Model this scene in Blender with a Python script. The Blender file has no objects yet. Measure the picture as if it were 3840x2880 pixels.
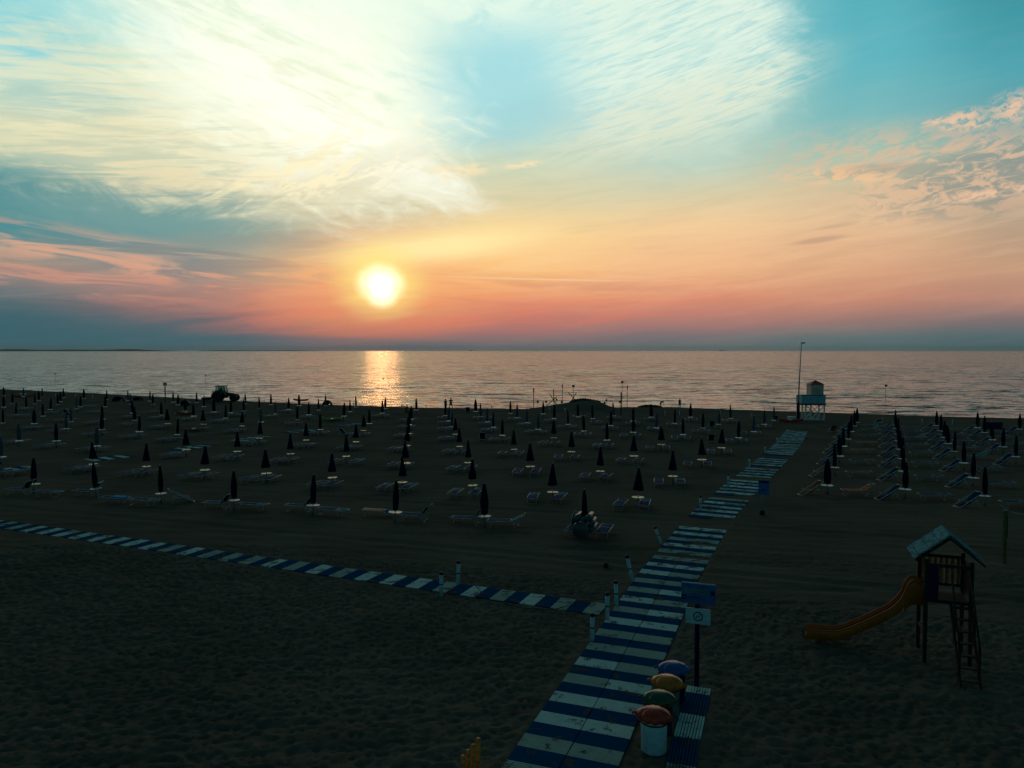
import bpy, math, random
import numpy as np
from mathutils import Vector, Matrix

R = math.radians
C = bpy.context.scene
COL = C.collection

# ------------------------------------------------------------------ camera
H = 9.5                       # drone height above the sand
FPX = 2800.0                  # focal length in pixels of a 3840 wide picture
PITCH = math.atan((1440 - 1314) / FPX)
cam_d = bpy.data.cameras.new('camera')
cam = bpy.data.objects.new('camera', cam_d)
COL.objects.link(cam)
cam.location = (0, 0, H)
cam.rotation_euler = (math.pi / 2 - PITCH, 0, 0)
cam_d.sensor_width = 36.0
cam_d.lens = 36.0 * FPX / 3840.0
cam_d.clip_start = 0.1
cam_d.clip_end = 200000.0
C.camera = cam
C.render.resolution_x = 1024
C.render.resolution_y = 768


def ray(px, py):
    """world direction through a pixel of the 3840x2880 photograph"""
    x = (px - 1920) / FPX
    z = (1440 - py) / FPX
    cp, sp = math.cos(PITCH), math.sin(PITCH)
    return Vector((x, cp + z * sp, -sp + z * cp))


def ground(px, py, h=0.0):
    """point at height h seen at that pixel"""
    d = ray(px, py)
    t = (h - H) / d.z
    return Vector((d.x * t, d.y * t, h))


def azel(px, py):
    d = ray(px, py).normalized()
    return math.degrees(math.atan2(d.x, d.y)), math.degrees(math.asin(d.z))


def lin(c):
    return tuple(((v / 255.0) / 12.92 if v / 255.0 <= 0.04045 else (((v / 255.0) + 0.055) / 1.055) ** 2.4) for v in c)


# ------------------------------------------------------------------ sky
SUN_AZ, SUN_EL = azel(1430, 1072)
world = bpy.data.worlds.new('World')
C.world = world
world.use_nodes = True
wt = world.node_tree
for n in list(wt.nodes):
    wt.nodes.remove(n)


class NT:
    def __init__(s, tree):
        s.t = tree

    def node(s, kind, **kw):
        n = s.t.nodes.new(kind)
        for k, v in kw.items():
            setattr(n, k, v)
        return n

    def put(s, sock, v):
        if isinstance(v, bpy.types.NodeSocket):
            s.t.links.new(v, sock)
        elif v is not None:
            if isinstance(v, (tuple, list)) and len(v) == 3 and sock.type == 'RGBA':
                v = tuple(v) + (1.0,)
            sock.default_value = v

    def m(s, op, a, b=None, c=None, clamp=False):
        n = s.node('ShaderNodeMath', operation=op, use_clamp=clamp)
        s.put(n.inputs[0], a)
        s.put(n.inputs[1], b)
        s.put(n.inputs[2], c)
        return n.outputs[0]

    def rng(s, v, a, b, c=0.0, d=1.0, smooth=True):
        n = s.node('ShaderNodeMapRange')
        n.interpolation_type = 'SMOOTHSTEP' if smooth else 'LINEAR'
        s.put(n.inputs[0], v)
        for i, q in enumerate((a, b, c, d)):
            s.put(n.inputs[1 + i], q)
        return n.outputs[0]

    def vec(s, x, y, z=0.0):
        n = s.node('ShaderNodeCombineXYZ')
        for i, q in enumerate((x, y, z)):
            s.put(n.inputs[i], q)
        return n.outputs[0]

    def noise(s, v, scale=1.0, detail=4.0, rough=0.55, dist=0.0, color=False):
        n = s.node('ShaderNodeTexNoise')
        s.put(n.inputs['Vector'], v)
        n.inputs['Scale'].default_value = scale
        n.inputs['Detail'].default_value = detail
        n.inputs['Roughness'].default_value = rough
        n.inputs['Distortion'].default_value = dist
        return n.outputs['Color' if color else 'Fac']

    def mix(s, f, a, b, blend='MIX'):
        n = s.node('ShaderNodeMix', data_type='RGBA', blend_type=blend)
        s.put(n.inputs[0], f)
        s.put(n.inputs[6], a)
        s.put(n.inputs[7], b)
        return n.outputs[2]

    def ramp(s, f, stops, interp='LINEAR'):
        n = s.node('ShaderNodeValToRGB')
        cr = n.color_ramp
        cr.interpolation = interp
        while len(cr.elements) > 1:
            cr.elements.remove(cr.elements[-1])
        cr.elements[0].position = stops[0][0]
        cr.elements[0].color = tuple(stops[0][1]) + (1.0,)
        for p, c in stops[1:]:
            e = cr.elements.new(p)
            e.color = tuple(c) + (1.0,)
        s.put(n.inputs[0], f)
        return n.outputs[0]


W = NT(wt)
tc = W.node('ShaderNodeTexCoord').outputs['Generated']
sep = W.node('ShaderNodeSeparateXYZ')
W.put(sep.inputs[0], tc)
DEG = 57.29578
AZ = W.m('MULTIPLY', W.m('ARCTAN2', sep.outputs[0], sep.outputs[1]), DEG)
EL = W.m('MULTIPLY', W.m('ARCSINE', sep.outputs[2]), DEG)


def rot_uv(cx, cy, ang):
    c, s_ = math.cos(R(ang)), math.sin(R(ang))
    du = W.m('SUBTRACT', AZ, cx)
    dv = W.m('SUBTRACT', EL, cy)
    a = W.m('ADD', W.m('MULTIPLY', du, c), W.m('MULTIPLY', dv, s_))
    b = W.m('SUBTRACT', W.m('MULTIPLY', dv, c), W.m('MULTIPLY', du, s_))
    return a, b


def streak(ang, sx, sy, seed, detail=5.0, rough=0.6, dist=0.3):
    a, b = rot_uv(0, 0, ang)
    return W.noise(W.vec(W.m('MULTIPLY', a, sx), W.m('MULTIPLY', b, sy), seed), 1.0, detail, rough, dist)


def blob(px, py, rx, ry, ang=0.0, edge=0.5, rag=0.0, src=None):
    """soft elliptical patch of sky, centre and radii given in photo pixels"""
    cx, cy = azel(px, py)
    a, b = rot_uv(cx, cy, ang)
    k = 1.0 / 48.9
    a = W.m('DIVIDE', a, rx * k)
    b = W.m('DIVIDE', b, ry * k)
    d = W.m('SQRT', W.m('ADD', W.m('MULTIPLY', a, a), W.m('MULTIPLY', b, b)))
    if rag:
        d = W.m('ADD', d, W.m('MULTIPLY', W.m('SUBTRACT', src, 0.5), rag))
    return W.rng(d, 1.0 + edge, max(0.0, 1.0 - edge), 0.0, 1.0)


warp = streak(8, 0.06, 0.22, 3.1, 3.0, 0.5, 0.0)
fine = streak(6, 0.16, 1.5, 7.7, 6.0, 0.62, 0.6)
fine2 = streak(-16, 0.2, 1.3, 17.3, 6.0, 0.62, 0.5)
big = streak(0, 0.09, 0.16, 11.0, 4.0, 0.55, 0.4)
cn = streak(-12, 0.26, 0.62, 61.0, 8.0, 0.62, 1.1)
cn2 = streak(24, 0.34, 1.15, 67.0, 8.0, 0.66, 0.8)
ELW = W.m('ADD', EL, W.m('MULTIPLY', W.m('SUBTRACT', warp, 0.5), 1.6))
ELF = W.m('DIVIDE', ELW, 40.0, clamp=True)
#       x  : list of (y, colour) down the photograph
COLS = {
    0: [(0, (160, 218, 215)), (240, (200, 222, 200)), (480, (205, 212, 180)), (640, (110, 165, 160)), (760, (72, 136, 142)), (870, (85, 138, 142)), (940, (150, 145, 130)), (1020, (150, 130, 122)), (1090, (105, 115, 118)), (1180, (68, 100, 110)), (1300, (48, 90, 100))],
    640: [(0, (188, 224, 212)), (240, (205, 228, 205)), (480, (222, 224, 188)), (640, (200, 208, 178)), (740, (135, 165, 158)), (860, (115, 148, 146)), (950, (170, 150, 135)), (1080, (165, 130, 120)), (1140, (150, 115, 110)), (1200, (122, 110, 112)), (1300, (80, 104, 112))],
    1280: [(0, (226, 246, 224)), (240, (228, 242, 218)), (480, (236, 238, 200)), (620, (228, 222, 180)), (760, (208, 200, 165)), (860, (210, 195, 160)), (960, (236, 188, 140)), (1060, (234, 158, 118)), (1140, (222, 130, 104)), (1210, (190, 112, 100)), (1300, (150, 100, 104))],
    1920: [(0, (200, 234, 224)), (240, (172, 222, 222)), (480, (185, 216, 206)), (620, (200, 212, 185)), (760, (216, 206, 165)), (900, (248, 210, 145)), (1020, (248, 192, 125)), (1120, (228, 142, 102)), (1190, (200, 122, 105)), (1260, (150, 112, 112)), (1300, (120, 112, 115))],
    2560: [(0, (165, 216, 214)), (240, (160, 212, 212)), (440, (190, 215, 200)), (600, (180, 205, 190)), (740, (215, 203, 165)), (860, (238, 200, 150)), (1000, (236, 180, 132)), (1120, (218, 140, 110)), (1190, (185, 125, 112)), (1260, (130, 112, 115)), (1300, (112, 112, 115))],
    3200: [(0, (84, 172, 184)), (240, (96, 178, 188)), (420, (122, 182, 184)), (560, (165, 190, 172)), (700, (205, 190, 155)), (860, (225, 185, 145)), (1000, (216, 165, 128)), (1120, (200, 138, 112)), (1200, (155, 118, 112)), (1270, (100, 112, 112)), (1300, (85, 110, 112))],
    3840: [(0, (60, 146, 158)), (240, (78, 160, 172)), (420, (105, 160, 165)), (560, (140, 165, 158)), (700, (160, 155, 138)), (860, (180, 155, 130)), (1000, (195, 152, 122)), (1120, (180, 132, 115)), (1200, (130, 112, 112)), (1270, (78, 102, 108)), (1300, (62, 96, 100))],
}
base = None
prev = None
for x in sorted(COLS):
    st = []
    for y, c in COLS[x]:
        st.append((max(0.0, azel(x, y)[1]) / 40.0, lin(c)))
    st = sorted(st, key=lambda q: q[0])
    top = st[-1]
    st.append((min(0.99, top[0] + 0.12), tuple(v * 0.75 for v in top[1])))
    col = W.ramp(ELF, st)
    az_ = azel(x, 1200)[0]
    if base is None:
        base = col
    else:
        base = W.mix(W.rng(W.m('ADD', AZ, W.m('MULTIPLY', W.m('SUBTRACT', big, 0.5), 3.0)), prev, az_), base, col)
    prev = az_

# long thin veils everywhere, brightening and dimming the haze a little
calm = W.m('SUBTRACT', 1.0, W.m('MULTIPLY', W.m('MULTIPLY', W.rng(AZ, 10.0, 22.0), W.rng(EL, 9.0, 15.0)), 0.85))
calm = W.m('MULTIPLY', calm, W.rng(EL, 1.0, 8.0, 0.25, 1.0))
base = W.mix(W.m('MULTIPLY', W.m('MULTIPLY', W.rng(fine, 0.42, 0.72), 0.22), calm), base, W.mix(0.5, base, lin((255, 226, 190))))
base = W.mix(W.m('MULTIPLY', W.m('MULTIPLY', W.rng(fine, 0.52, 0.30), 0.14), calm), base, W.mix(0.5, base, lin((90, 130, 140))))


def over(sky, mask, colr, k):
    return W.mix(W.m('MULTIPLY', mask, k), sky, lin(colr))


s = base
# blue windows between the clouds
s = over(s, blob(1880, 270, 350, 170, 14, 0.8, 1.9, cn), (163, 218, 223), 0.75)
s = over(s, blob(1820, 380, 240, 90, 30, 0.9, 0.8, cn2), (163, 216, 220), 0.5)
s = over(s, blob(2080, 430, 380, 80, 10, 0.7, 1.2, cn), (158, 208, 212), 0.55)
s = over(s, blob(60, 90, 220, 140, 0, 0.6, 1.2, cn), (135, 208, 215), 0.8)
s = over(s, blob(500, 110, 220, 60, -10, 0.7, 1.3, cn), (180, 226, 222), 0.6)
s = over(s, blob(240, 370, 230, 45, 8, 0.7, 1.3, cn), (160, 203, 196), 0.8)
# dark blue hollow low on the left, under the cloud bank
s = over(s, blob(120, 790, 560, 120, -3, 0.45, 0.9, cn), (72, 138, 144), 0.92)
s = over(s, blob(600, 800, 440, 95, -4, 0.6, 0.9, cn), (126, 160, 155), 0.7)
s = over(s, blob(900, 940, 330, 60, 4, 0.6, 0.9, fine), (140, 150, 142), 0.7)
# cloud bank: ragged bright cirrus over the left and centre, built from fibres of three sizes
s = over(s, W.m('MULTIPLY', blob(640, 470, 780, 230, -6, 0.4, 1.3, cn), W.rng(fine, 0.34, 0.60)), (240, 230, 190), 0.6)
s = over(s, W.m('MULTIPLY', blob(880, 610, 560, 110, 2, 0.5, 1.3, cn), W.rng(fine, 0.42, 0.6)), (232, 214, 172), 0.55)
s = over(s, W.m('MULTIPLY', blob(1080, 250, 560, 340, -28, 0.5, 1.5, cn), W.rng(fine2, 0.22, 0.60, 0.25, 1.0)), (250, 255, 232), 0.85)
s = over(s, W.m('MULTIPLY', blob(1130, 300, 470, 330, -20, 0.5, 1.2, cn), W.rng(cn, 0.44, 0.62)), (255, 255, 238), 0.8)
s = over(s, W.m('MULTIPLY', blob(1240, 480, 420, 90, -24, 0.8, 1.2, cn), W.rng(fine2, 0.2, 0.5, 0.5, 1.0)), (255, 255, 240), 0.95)
s = over(s, W.m('MULTIPLY', blob(1180, 640, 380, 90, 14, 0.8, 1.2, cn), W.rng(cn2, 0.42, 0.60)), (252, 238, 192), 0.8)
s = over(s, W.m('MULTIPLY', blob(1280, 690, 300, 60, 22, 0.8, 1.0, cn), W.rng(cn2, 0.56, 0.44)), (214, 205, 172), 0.5)
s = over(s, W.m('MULTIPLY', blob(1120, 330, 420, 120, -30, 0.8, 1.2, cn), W.rng(fine2, 0.52, 0.40)), (232, 236, 200), 0.5)
s = over(s, W.m('MULTIPLY', blob(500, 560, 560, 130, 0, 0.8, 1.0, cn), W.rng(fine, 0.50, 0.38)), (205, 205, 178), 0.45)
s = over(s, W.m('MULTIPLY', blob(1720, 10, 560, 90, 4, 0.9, 0.8, cn), W.rng(cn, 0.2, 0.65)), (236, 250, 232), 0.75)
# the feathered wing on the right, streaks climbing to the right
wing = streak(15, 0.30, 2.7, 23.0, 8.0, 0.68, 0.9)
wingm = W.m('MULTIPLY', blob(2440, 120, 520, 360, -32, 0.22, 0.75, cn), W.m('MULTIPLY', W.rng(AZ, 1.5, 8.0, 0.3, 1.0), W.rng(EL, 14.5, 20.0, 0.25, 1.0)))
s = over(s, W.m('MULTIPLY', wingm, W.rng(wing, 0.30, 0.62, 0.38, 1.0)), (226, 241, 224), 0.88)
wing2 = blob(2520, 430, 480, 110, 14, 0.45, 0.9, wing)
s = over(s, W.m('MULTIPLY', wing2, W.rng(wing, 0.36, 0.60)), (226, 228, 200), 0.6)
s = over(s, W.m('MULTIPLY', wingm, W.rng(wing, 0.48, 0.36)), (168, 212, 214), 0.3)
# pink and peach streaks on the left, above the dark haze
pk = streak(-3, 0.11, 1.0, 31.0, 6.0, 0.6, 0.9)
s = over(s, W.m('MULTIPLY', blob(420, 955, 640, 62, -7, 0.5, 0.8, pk), W.rng(pk, 0.42, 0.62)), (230, 168, 136), 0.7)
s = over(s, W.m('MULTIPLY', blob(150, 1035, 700, 60, -3, 0.6, 0.8, pk), W.rng(pk, 0.45, 0.62)), (214, 152, 130), 0.6)
s = over(s, W.m('MULTIPLY', blob(760, 990, 460, 60, -4, 0.6, 0.8, pk), W.rng(pk, 0.55, 0.42)), (130, 132, 130), 0.65)
# yellow cloud edge to the right of the sun
yl = streak(4, 0.09, 0.9, 41.0, 6.0, 0.6, 0.8)
s = over(s, W.m('MULTIPLY', blob(1720, 930, 620, 95, 5, 0.6, 0.8, yl), W.rng(yl, 0.35, 0.6)), (252, 214, 150), 0.55)
s = over(s, W.m('MULTIPLY', blob(2300, 1010, 900, 120, 2, 0.6, 0.8, yl), W.rng(yl, 0.42, 0.64)), (244, 192, 145), 0.35)
s = over(s, W.m('MULTIPLY', blob(1500, 1190, 900, 60, 1, 0.7, 0.8, yl), W.rng(yl, 0.44, 0.62)), (228, 122, 98), 0.5)
s = over(s, W.m('MULTIPLY', blob(1500, 1120, 1100, 90, 1, 0.7, 0.8, pk), W.rng(pk, 0.44, 0.66)), (200, 130, 112), 0.45)
# small separate clouds on the right
sm = streak(8, 0.55, 1.5, 51.0, 6.0, 0.65, 0.8)
s = over(s, W.m('MULTIPLY', blob(3560, 640, 520, 130, -7, 0.5, 0.9, sm), W.rng(sm, 0.42, 0.60)), (222, 182, 150), 0.75)
s = over(s, W.m('MULTIPLY', blob(3720, 660, 330, 90, 8, 0.5, 0.9, sm), W.rng(sm, 0.58, 0.44)), (140, 146, 138), 0.7)
s = over(s, blob(3260, 640, 130, 18, 0, 0.6, 0.9, sm), (160, 152, 140), 0.6)
s = over(s, W.m('MULTIPLY', blob(3150, 660, 190, 26, -5, 0.6, 0.8, sm), W.rng(sm, 0.40, 0.58)), (240, 196, 150), 0.7)
puff = W.rng(streak(10, 1.5, 2.6, 71.0, 6.0, 0.65, 0.6), 0.40, 0.56)
for (bx, by, bw, bh) in ((3810, 405, 46, 28), (3620, 435, 34, 13), (3510, 458, 28, 8), (3560, 468, 18, 11), (3655, 468, 40, 10), (3740, 722, 130, 10)):
    s = over(s, W.m('MULTIPLY', blob(bx, by, bw * 1.3, bh * 1.3, 4, 0.9, 0.9, sm), puff), (236, 194, 160), 0.85)
s = over(s, blob(3070, 900, 80, 9, 6, 0.6, 0.5, sm), (170, 140, 120), 0.5)
s = over(s, blob(3130, 848, 60, 6, 6, 0.6, 0.5, sm), (190, 160, 135), 0.5)
for (bx, by, bw, bh) in ((1720, 640, 110, 24), (1960, 618, 70, 12)):
    s = over(s, W.m('MULTIPLY', blob(bx, by, bw, bh, 5, 0.5, 1.0, sm), W.rng(sm, 0.42, 0.55)), (252, 226, 180), 0.7)
# low bank of haze above the water, and the far hills fading in it
s = over(s, blob(2900, 1330, 1300, 60, 0, 0.7, 0.3, fine), (96, 112, 115), 0.45)
s = over(s, blob(760, 1300, 900, 42, 0, 0.25, 0.10, big), (72, 104, 114), 0.6)
s = over(s, blob(0, 1240, 700, 90, 0, 0.7, 0.5, fine), (56, 96, 106), 0.8)
# vapour trail
s = over(s, blob(1960, 1046, 330, 3, -1.5, 0.8), (250, 210, 165), 0.55)
# the glow round the sun and the burnt-out disc
g1 = blob(1430, 1060, 330, 140, 2, 0.95, 0.7, yl)
s = over(s, g1, (252, 176, 104), 0.55)
s = over(s, blob(1640, 925, 300, 46, 7, 0.8, 1.1, yl), (255, 238, 170), 0.8)
s = over(s, blob(1425, 1050, 116, 94, 0, 0.9, 1.0, yl), (255, 234, 132), 0.95)
lump = W.noise(W.vec(W.m('MULTIPLY', AZ, 0.9), W.m('MULTIPLY', EL, 1.6), 5.0), 1.0, 4.0, 0.6)
core = W.m('MAXIMUM', blob(1428, 1062, 68, 56, 0, 0.6, 0.3, lump), blob(1432, 1090, 54, 52, 0, 0.5, 0.15, lump))
s = W.mix(core, s, (1.5, 1.3, 0.85))
s = W.mix(blob(1428, 1072, 34, 34, 0, 0.5), s, (2.2, 1.8, 1.2))
# overhead and behind the camera the evening sky is a dim teal
far_up = W.m('MAXIMUM', W.rng(EL, 25.5, 36.0), W.rng(W.m('ABSOLUTE', AZ), 38.0, 66.0))
nish = W.node('ShaderNodeTexSky')
nish.sky_type = 'NISHITA'
nish.sun_disc = False
nish.sun_elevation = R(SUN_EL)
nish.sun_rotation = R(SUN_AZ)
dusk = W.mix(1.0, nish.outputs[0], (0.006, 0.022, 0.026), 'MULTIPLY')
dusk = W.mix(1.0, dusk, (0.004, 0.016, 0.019), 'ADD')
behind = W.m('MULTIPLY', W.rng(W.m('ABSOLUTE', AZ), 80.0, 130.0), W.rng(EL, 40.0, 10.0))  # low teal glow added here to brighten surfaces that face the camera
dusk = W.mix(W.m('MULTIPLY', behind, 1.0), dusk, (0.016, 0.050, 0.058), 'ADD')
s = W.mix(far_up, s, dusk)
bg = W.node('ShaderNodeBackground')
W.put(bg.inputs[0], s)
bg.inputs[1].default_value = 1.06
out = W.node('ShaderNodeOutputWorld')
wt.links.new(bg.outputs[0], out.inputs[0])

# ------------------------------------------------------------------ sun
sd = bpy.data.lights.new('sun', 'SUN')
sd.energy = 0.02
sd.angle = R(2.5)
sd.color = (1.0, 0.42, 0.12)
sun = bpy.data.objects.new('sun', sd)
COL.objects.link(sun)
sdir = Vector((math.sin(R(SUN_AZ)) * math.cos(R(SUN_EL)), math.cos(R(SUN_AZ)) * math.cos(R(SUN_EL)), math.sin(R(SUN_EL))))
sun.rotation_euler = sdir.to_track_quat('Z', 'Y').to_euler()
sun.location = (0, 0, 60)

C.view_settings.view_transform = 'Standard'
C.view_settings.look = 'None'
C.view_settings.exposure = 0.0
C.view_settings.gamma = 1.0
C.view_settings.use_curve_mapping = False

# ------------------------------------------------------------------ helpers
rnd = random.Random(7)


def tag(o, label=None, cat=None, group=None, kind=None):
    if label: o['label'] = label
    if cat: o['category'] = cat
    if group: o['group'] = group
    if kind: o['kind'] = kind
    return o


def empty(name, loc=(0, 0, 0), rz=0.0):
    o = bpy.data.objects.new(name, None)
    COL.objects.link(o)
    o.location = loc
    o.rotation_euler = (0, 0, rz)
    o.empty_display_size = 0.2
    return o


class MB:
    def __init__(s):
        s.v, s.f = [], []

    def add(s, vs, fs):
        b = len(s.v)
        s.v += [tuple(q) for q in vs]
        s.f += [tuple(i + b for i in f) for f in fs]
        return s

    def box(s, c, d, rot=None):
        hx, hy, hz = d[0] / 2, d[1] / 2, d[2] / 2
        vs = [Vector((x, y, z)) for x in (-hx, hx) for y in (-hy, hy) for z in (-hz, hz)]
        if rot is not None:
            vs = [rot @ q for q in vs]
        vs = [q + Vector(c) for q in vs]
        return s.add(vs, [(0, 1, 3, 2), (4, 6, 7, 5), (0, 4, 5, 1), (2, 3, 7, 6), (0, 2, 6, 4), (1, 5, 7, 3)])

    def bar(s, p, q, w, t, up=(0, 0, 1)):
        """rectangular beam from p to q"""
        p, q = Vector(p), Vector(q)
        d = (q - p).normalized()
        u = Vector(up)
        if abs(d.dot(u)) > 0.95:
            u = Vector((0, 1, 0))
        a = d.cross(u).normalized() * (w / 2)
        b = a.cross(d).normalized() * (t / 2)
        vs = [p - a - b, p + a - b, p + a + b, p - a + b, q - a - b, q + a - b, q + a + b, q - a + b]
        return s.add(vs, [(0, 3, 2, 1), (4, 5, 6, 7), (0, 1, 5, 4), (1, 2, 6, 5), (2, 3, 7, 6), (3, 0, 4, 7)])

    def tube(s, pts, r, n=8, cap=True):
        pts = [Vector(p) for p in pts]
        rs = r if isinstance(r, (list, tuple)) else [r] * len(pts)
        vs, fs = [], []
        prev = None
        for i, p in enumerate(pts):
            d = (pts[min(i + 1, len(pts) - 1)] - pts[max(i - 1, 0)]).normalized()
            if prev is None:
                u = Vector((0, 0, 1)) if abs(d.z) < 0.9 else Vector((1, 0, 0))
                a = d.cross(u).normalized()
            else:
                a = (prev - d * prev.dot(d)).normalized()
            prev = a
            b = d.cross(a)
            for k in range(n):
                t = 2 * math.pi * k / n
                vs.append(p + (a * math.cos(t) + b * math.sin(t)) * rs[i])
        for i in range(len(pts) - 1):
            for k in range(n):
                k2 = (k + 1) % n
                fs.append((i * n + k, i * n + k2, (i + 1) * n + k2, (i + 1) * n + k))
        if cap:
            fs.append(tuple(reversed(range(n))))
            fs.append(tuple((len(pts) - 1) * n + k for k in range(n)))
        return s.add(vs, fs)

    def lathe(s, prof, n=16, c=(0, 0, 0), wob=None, cap=True):
        vs, fs = [], []
        for i, (r, z) in enumerate(prof):
            for k in range(n):
                t = 2 * math.pi * k / n
                rr = r * (wob(t, i) if wob else 1.0)
                vs.append((c[0] + rr * math.cos(t), c[1] + rr * math.sin(t), c[2] + z))
        for i in range(len(prof) - 1):
            for k in range(n):
                k2 = (k + 1) % n
                fs.append((i * n + k, i * n + k2, (i + 1) * n + k2, (i + 1) * n + k))
        if cap:
            fs.append(tuple(reversed(range(n))))
            fs.append(tuple((len(prof) - 1) * n + k for k in range(n)))
        return s.add(vs, fs)

    def sheet(s, grid):
        """grid[i][j] of points"""
        n, m_ = len(grid), len(grid[0])
        vs = [p for row in grid for p in row]
        fs = [(i * m_ + j, i * m_ + j + 1, (i + 1) * m_ + j + 1, (i + 1) * m_ + j) for i in range(n - 1) for j in range(m_ - 1)]
        return s.add(vs, fs)

    def xf(s, M):
        s.v = [tuple(M @ Vector(q)) for q in s.v]
        return s

    def build(s, name, mat=None, parent=None, smooth=False, bevel=0.0, loc=None):
        me = bpy.data.meshes.new(name)
        me.from_pydata(s.v, [], s.f)
        me.update()
        o = bpy.data.objects.new(name, me)
        COL.objects.link(o)
        if mat: me.materials.append(mat)
        if smooth:
            me.polygons.foreach_set('use_smooth', [True] * len(me.polygons))
        if parent: o.parent = parent
        if loc: o.location = loc
        if bevel:
            b = o.modifiers.new('bevel', 'BEVEL')
            b.width = bevel
            b.segments = 2
            b.limit_method = 'ANGLE'
        return o


def kids(o):
    return KID.get(o.name, [])


def copy_tree(o, parent=None):
    c = o.copy()
    COL.objects.link(c)
    if parent: c.parent = parent
    for ch in [q for q in PROTO[o.name]]:
        copy_tree(ch, c)
    return c


PROTO = {}


def register(root):
    """remember the children of a finished thing so that it can be copied"""
    def walk(o):
        PROTO[o.name] = list(o.children)
        for q in o.children: walk(q)
    bpy.context.view_layer.update()
    walk(root)


def mat(name, col, rough=0.6, metal=0.0, spec=0.4, var=0.12, scale=6.0, bump=0.0, bscale=40.0, emit=None, col2=None, wave=None):
    m = bpy.data.materials.new(name)
    m.use_nodes = True
    t = NT(m.node_tree)
    p = m.node_tree.nodes['Principled BSDF']
    co = t.node('ShaderNodeTexCoord').outputs['Object']
    nz = t.noise(co, scale, 5.0, 0.6)
    c2 = col2 if col2 else tuple(v * (1 - 2.2 * var) for v in col)
    c1 = tuple(min(1.0, v * (1 + var)) for v in col)
    t.put(p.inputs['Base Color'], t.mix(t.rng(nz, 0.35, 0.65), c1, c2))
    p.inputs['Roughness'].default_value = rough
    p.inputs['Metallic'].default_value = metal
    p.inputs['Specular IOR Level'].default_value = spec
    if bump:
        b = t.node('ShaderNodeBump')
        b.inputs['Strength'].default_value = bump
        b.inputs['Distance'].default_value = 0.02
        t.put(b.inputs['Height'], t.noise(co, bscale, 4.0, 0.6))
        t.put(p.inputs['Normal'], b.outputs[0])
    return m

# ------------------------------------------------------------------ water
def water_material():
    m = bpy.data.materials.new('sea_water')
    m.use_nodes = True
    t = NT(m.node_tree)
    p = m.node_tree.nodes['Principled BSDF']
    p.inputs['Base Color'].default_value = (0.012, 0.03, 0.034, 1)
    p.inputs['Roughness'].default_value = 0.13
    p.inputs['IOR'].default_value = 1.33
    p.inputs['Specular IOR Level'].default_value = 0.9
    g = t.node('ShaderNodeNewGeometry')
    pos = g.outputs['Position']

    def vm(op, x, y):
        n = t.node('ShaderNodeVectorMath', operation=op)
        t.put(n.inputs[0], x)
        if y is not None: t.put(n.inputs[1], y)
        return n.outputs[0]

    def layer(rz, sx, sy, detail, rough, amp):
        mp = t.node('ShaderNodeMapping')
        t.put(mp.inputs[0], pos)
        mp.inputs['Rotation'].default_value = (0, 0, R(rz))
        mp.inputs['Scale'].default_value = (sx, sy, 1.0)
        c = t.noise(mp.outputs[0], 1.0, detail, rough, 0.4, color=True)
        return vm('MULTIPLY', vm('SUBTRACT', c, (0.5, 0.5, 0.5)), amp)
    va = layer(10, 0.30, 1.05, 4.0, 0.66, (1.0, 1.35, 0.0))
    vb = layer(5, 0.05, 0.20, 4.0, 0.62, (0.3, 0.7, 0.0))
    vc = layer(4, 0.003, 0.011, 2.0, 0.5, (0.0, 0.2, 0.0))
    # short steep wavelets that face the shore and show the dark water
    mpd = t.node('ShaderNodeMapping')
    t.put(mpd.inputs[0], pos)
    mpd.inputs['Rotation'].default_value = (0, 0, R(7))
    mpd.inputs['Scale'].default_value = (0.17, 0.75, 1.0)
    dash = t.rng(t.noise(mpd.outputs[0], 1.0, 5.0, 0.6, 0.3), 0.53, 0.64)
    mpl = t.node('ShaderNodeMapping')
    t.put(mpl.inputs[0], pos)
    mpl.inputs['Rotation'].default_value = (0, 0, R(16))
    mpl.inputs['Scale'].default_value = (0.03, 0.16, 1.0)
    roll = t.rng(t.noise(mpl.outputs[0], 1.0, 4.0, 0.6, 0.5), 0.60, 0.68)
    vd = t.vec(0.0, t.m('ADD', t.m('MULTIPLY', dash, -0.75), t.m('MULTIPLY', roll, -0.55)), 0.0)
    n = vm('NORMALIZE', vm('ADD', vm('ADD', vm('ADD', vm('ADD', g.outputs['Normal'], va), vb), vc), vd), None)
    t.put(p.inputs['Normal'], n)
    return m


MB().add([(-16000, 60, -0.45), (16000, 60, -0.45), (16000, 18000, -0.45), (-16000, 18000, -0.45)], [(0, 1, 2, 3)]).build('sea', water_material())['kind'] = 'structure'

# ------------------------------------------------------------------ sand
CREST = [(-400, 330), (-126, 183), (-88.6, 163), (-57, 143), (-33.7, 131), (-14, 123.7), (3.4, 121), (21, 120.5), (30, 121.5), (37.4, 119), (48, 114), (54.8, 111), (63.8, 106.4), (71.2, 103.9), (400, -8)]


def crest(x):
    return np.interp(x, [c[0] for c in CREST], [c[1] for c in CREST])


def vnoise(x, y, seed=0):
    xi, yi = np.floor(x), np.floor(y)
    fx, fy = x - xi, y - yi
    fx = fx * fx * (3 - 2 * fx)
    fy = fy * fy * (3 - 2 * fy)

    def h(a, b):
        q = np.sin(a * 127.1 + b * 311.7 + seed * 74.7) * 43758.5453
        return q - np.floor(q)
    return (h(xi, yi) * (1 - fx) + h(xi + 1, yi) * fx) * (1 - fy) + (h(xi, yi + 1) * (1 - fx) + h(xi + 1, yi + 1) * fx) * fy


def sstep(a, b, x):
    t = np.clip((x - a) / (b - a), 0, 1)
    return t * t * (3 - 2 * t)


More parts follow.
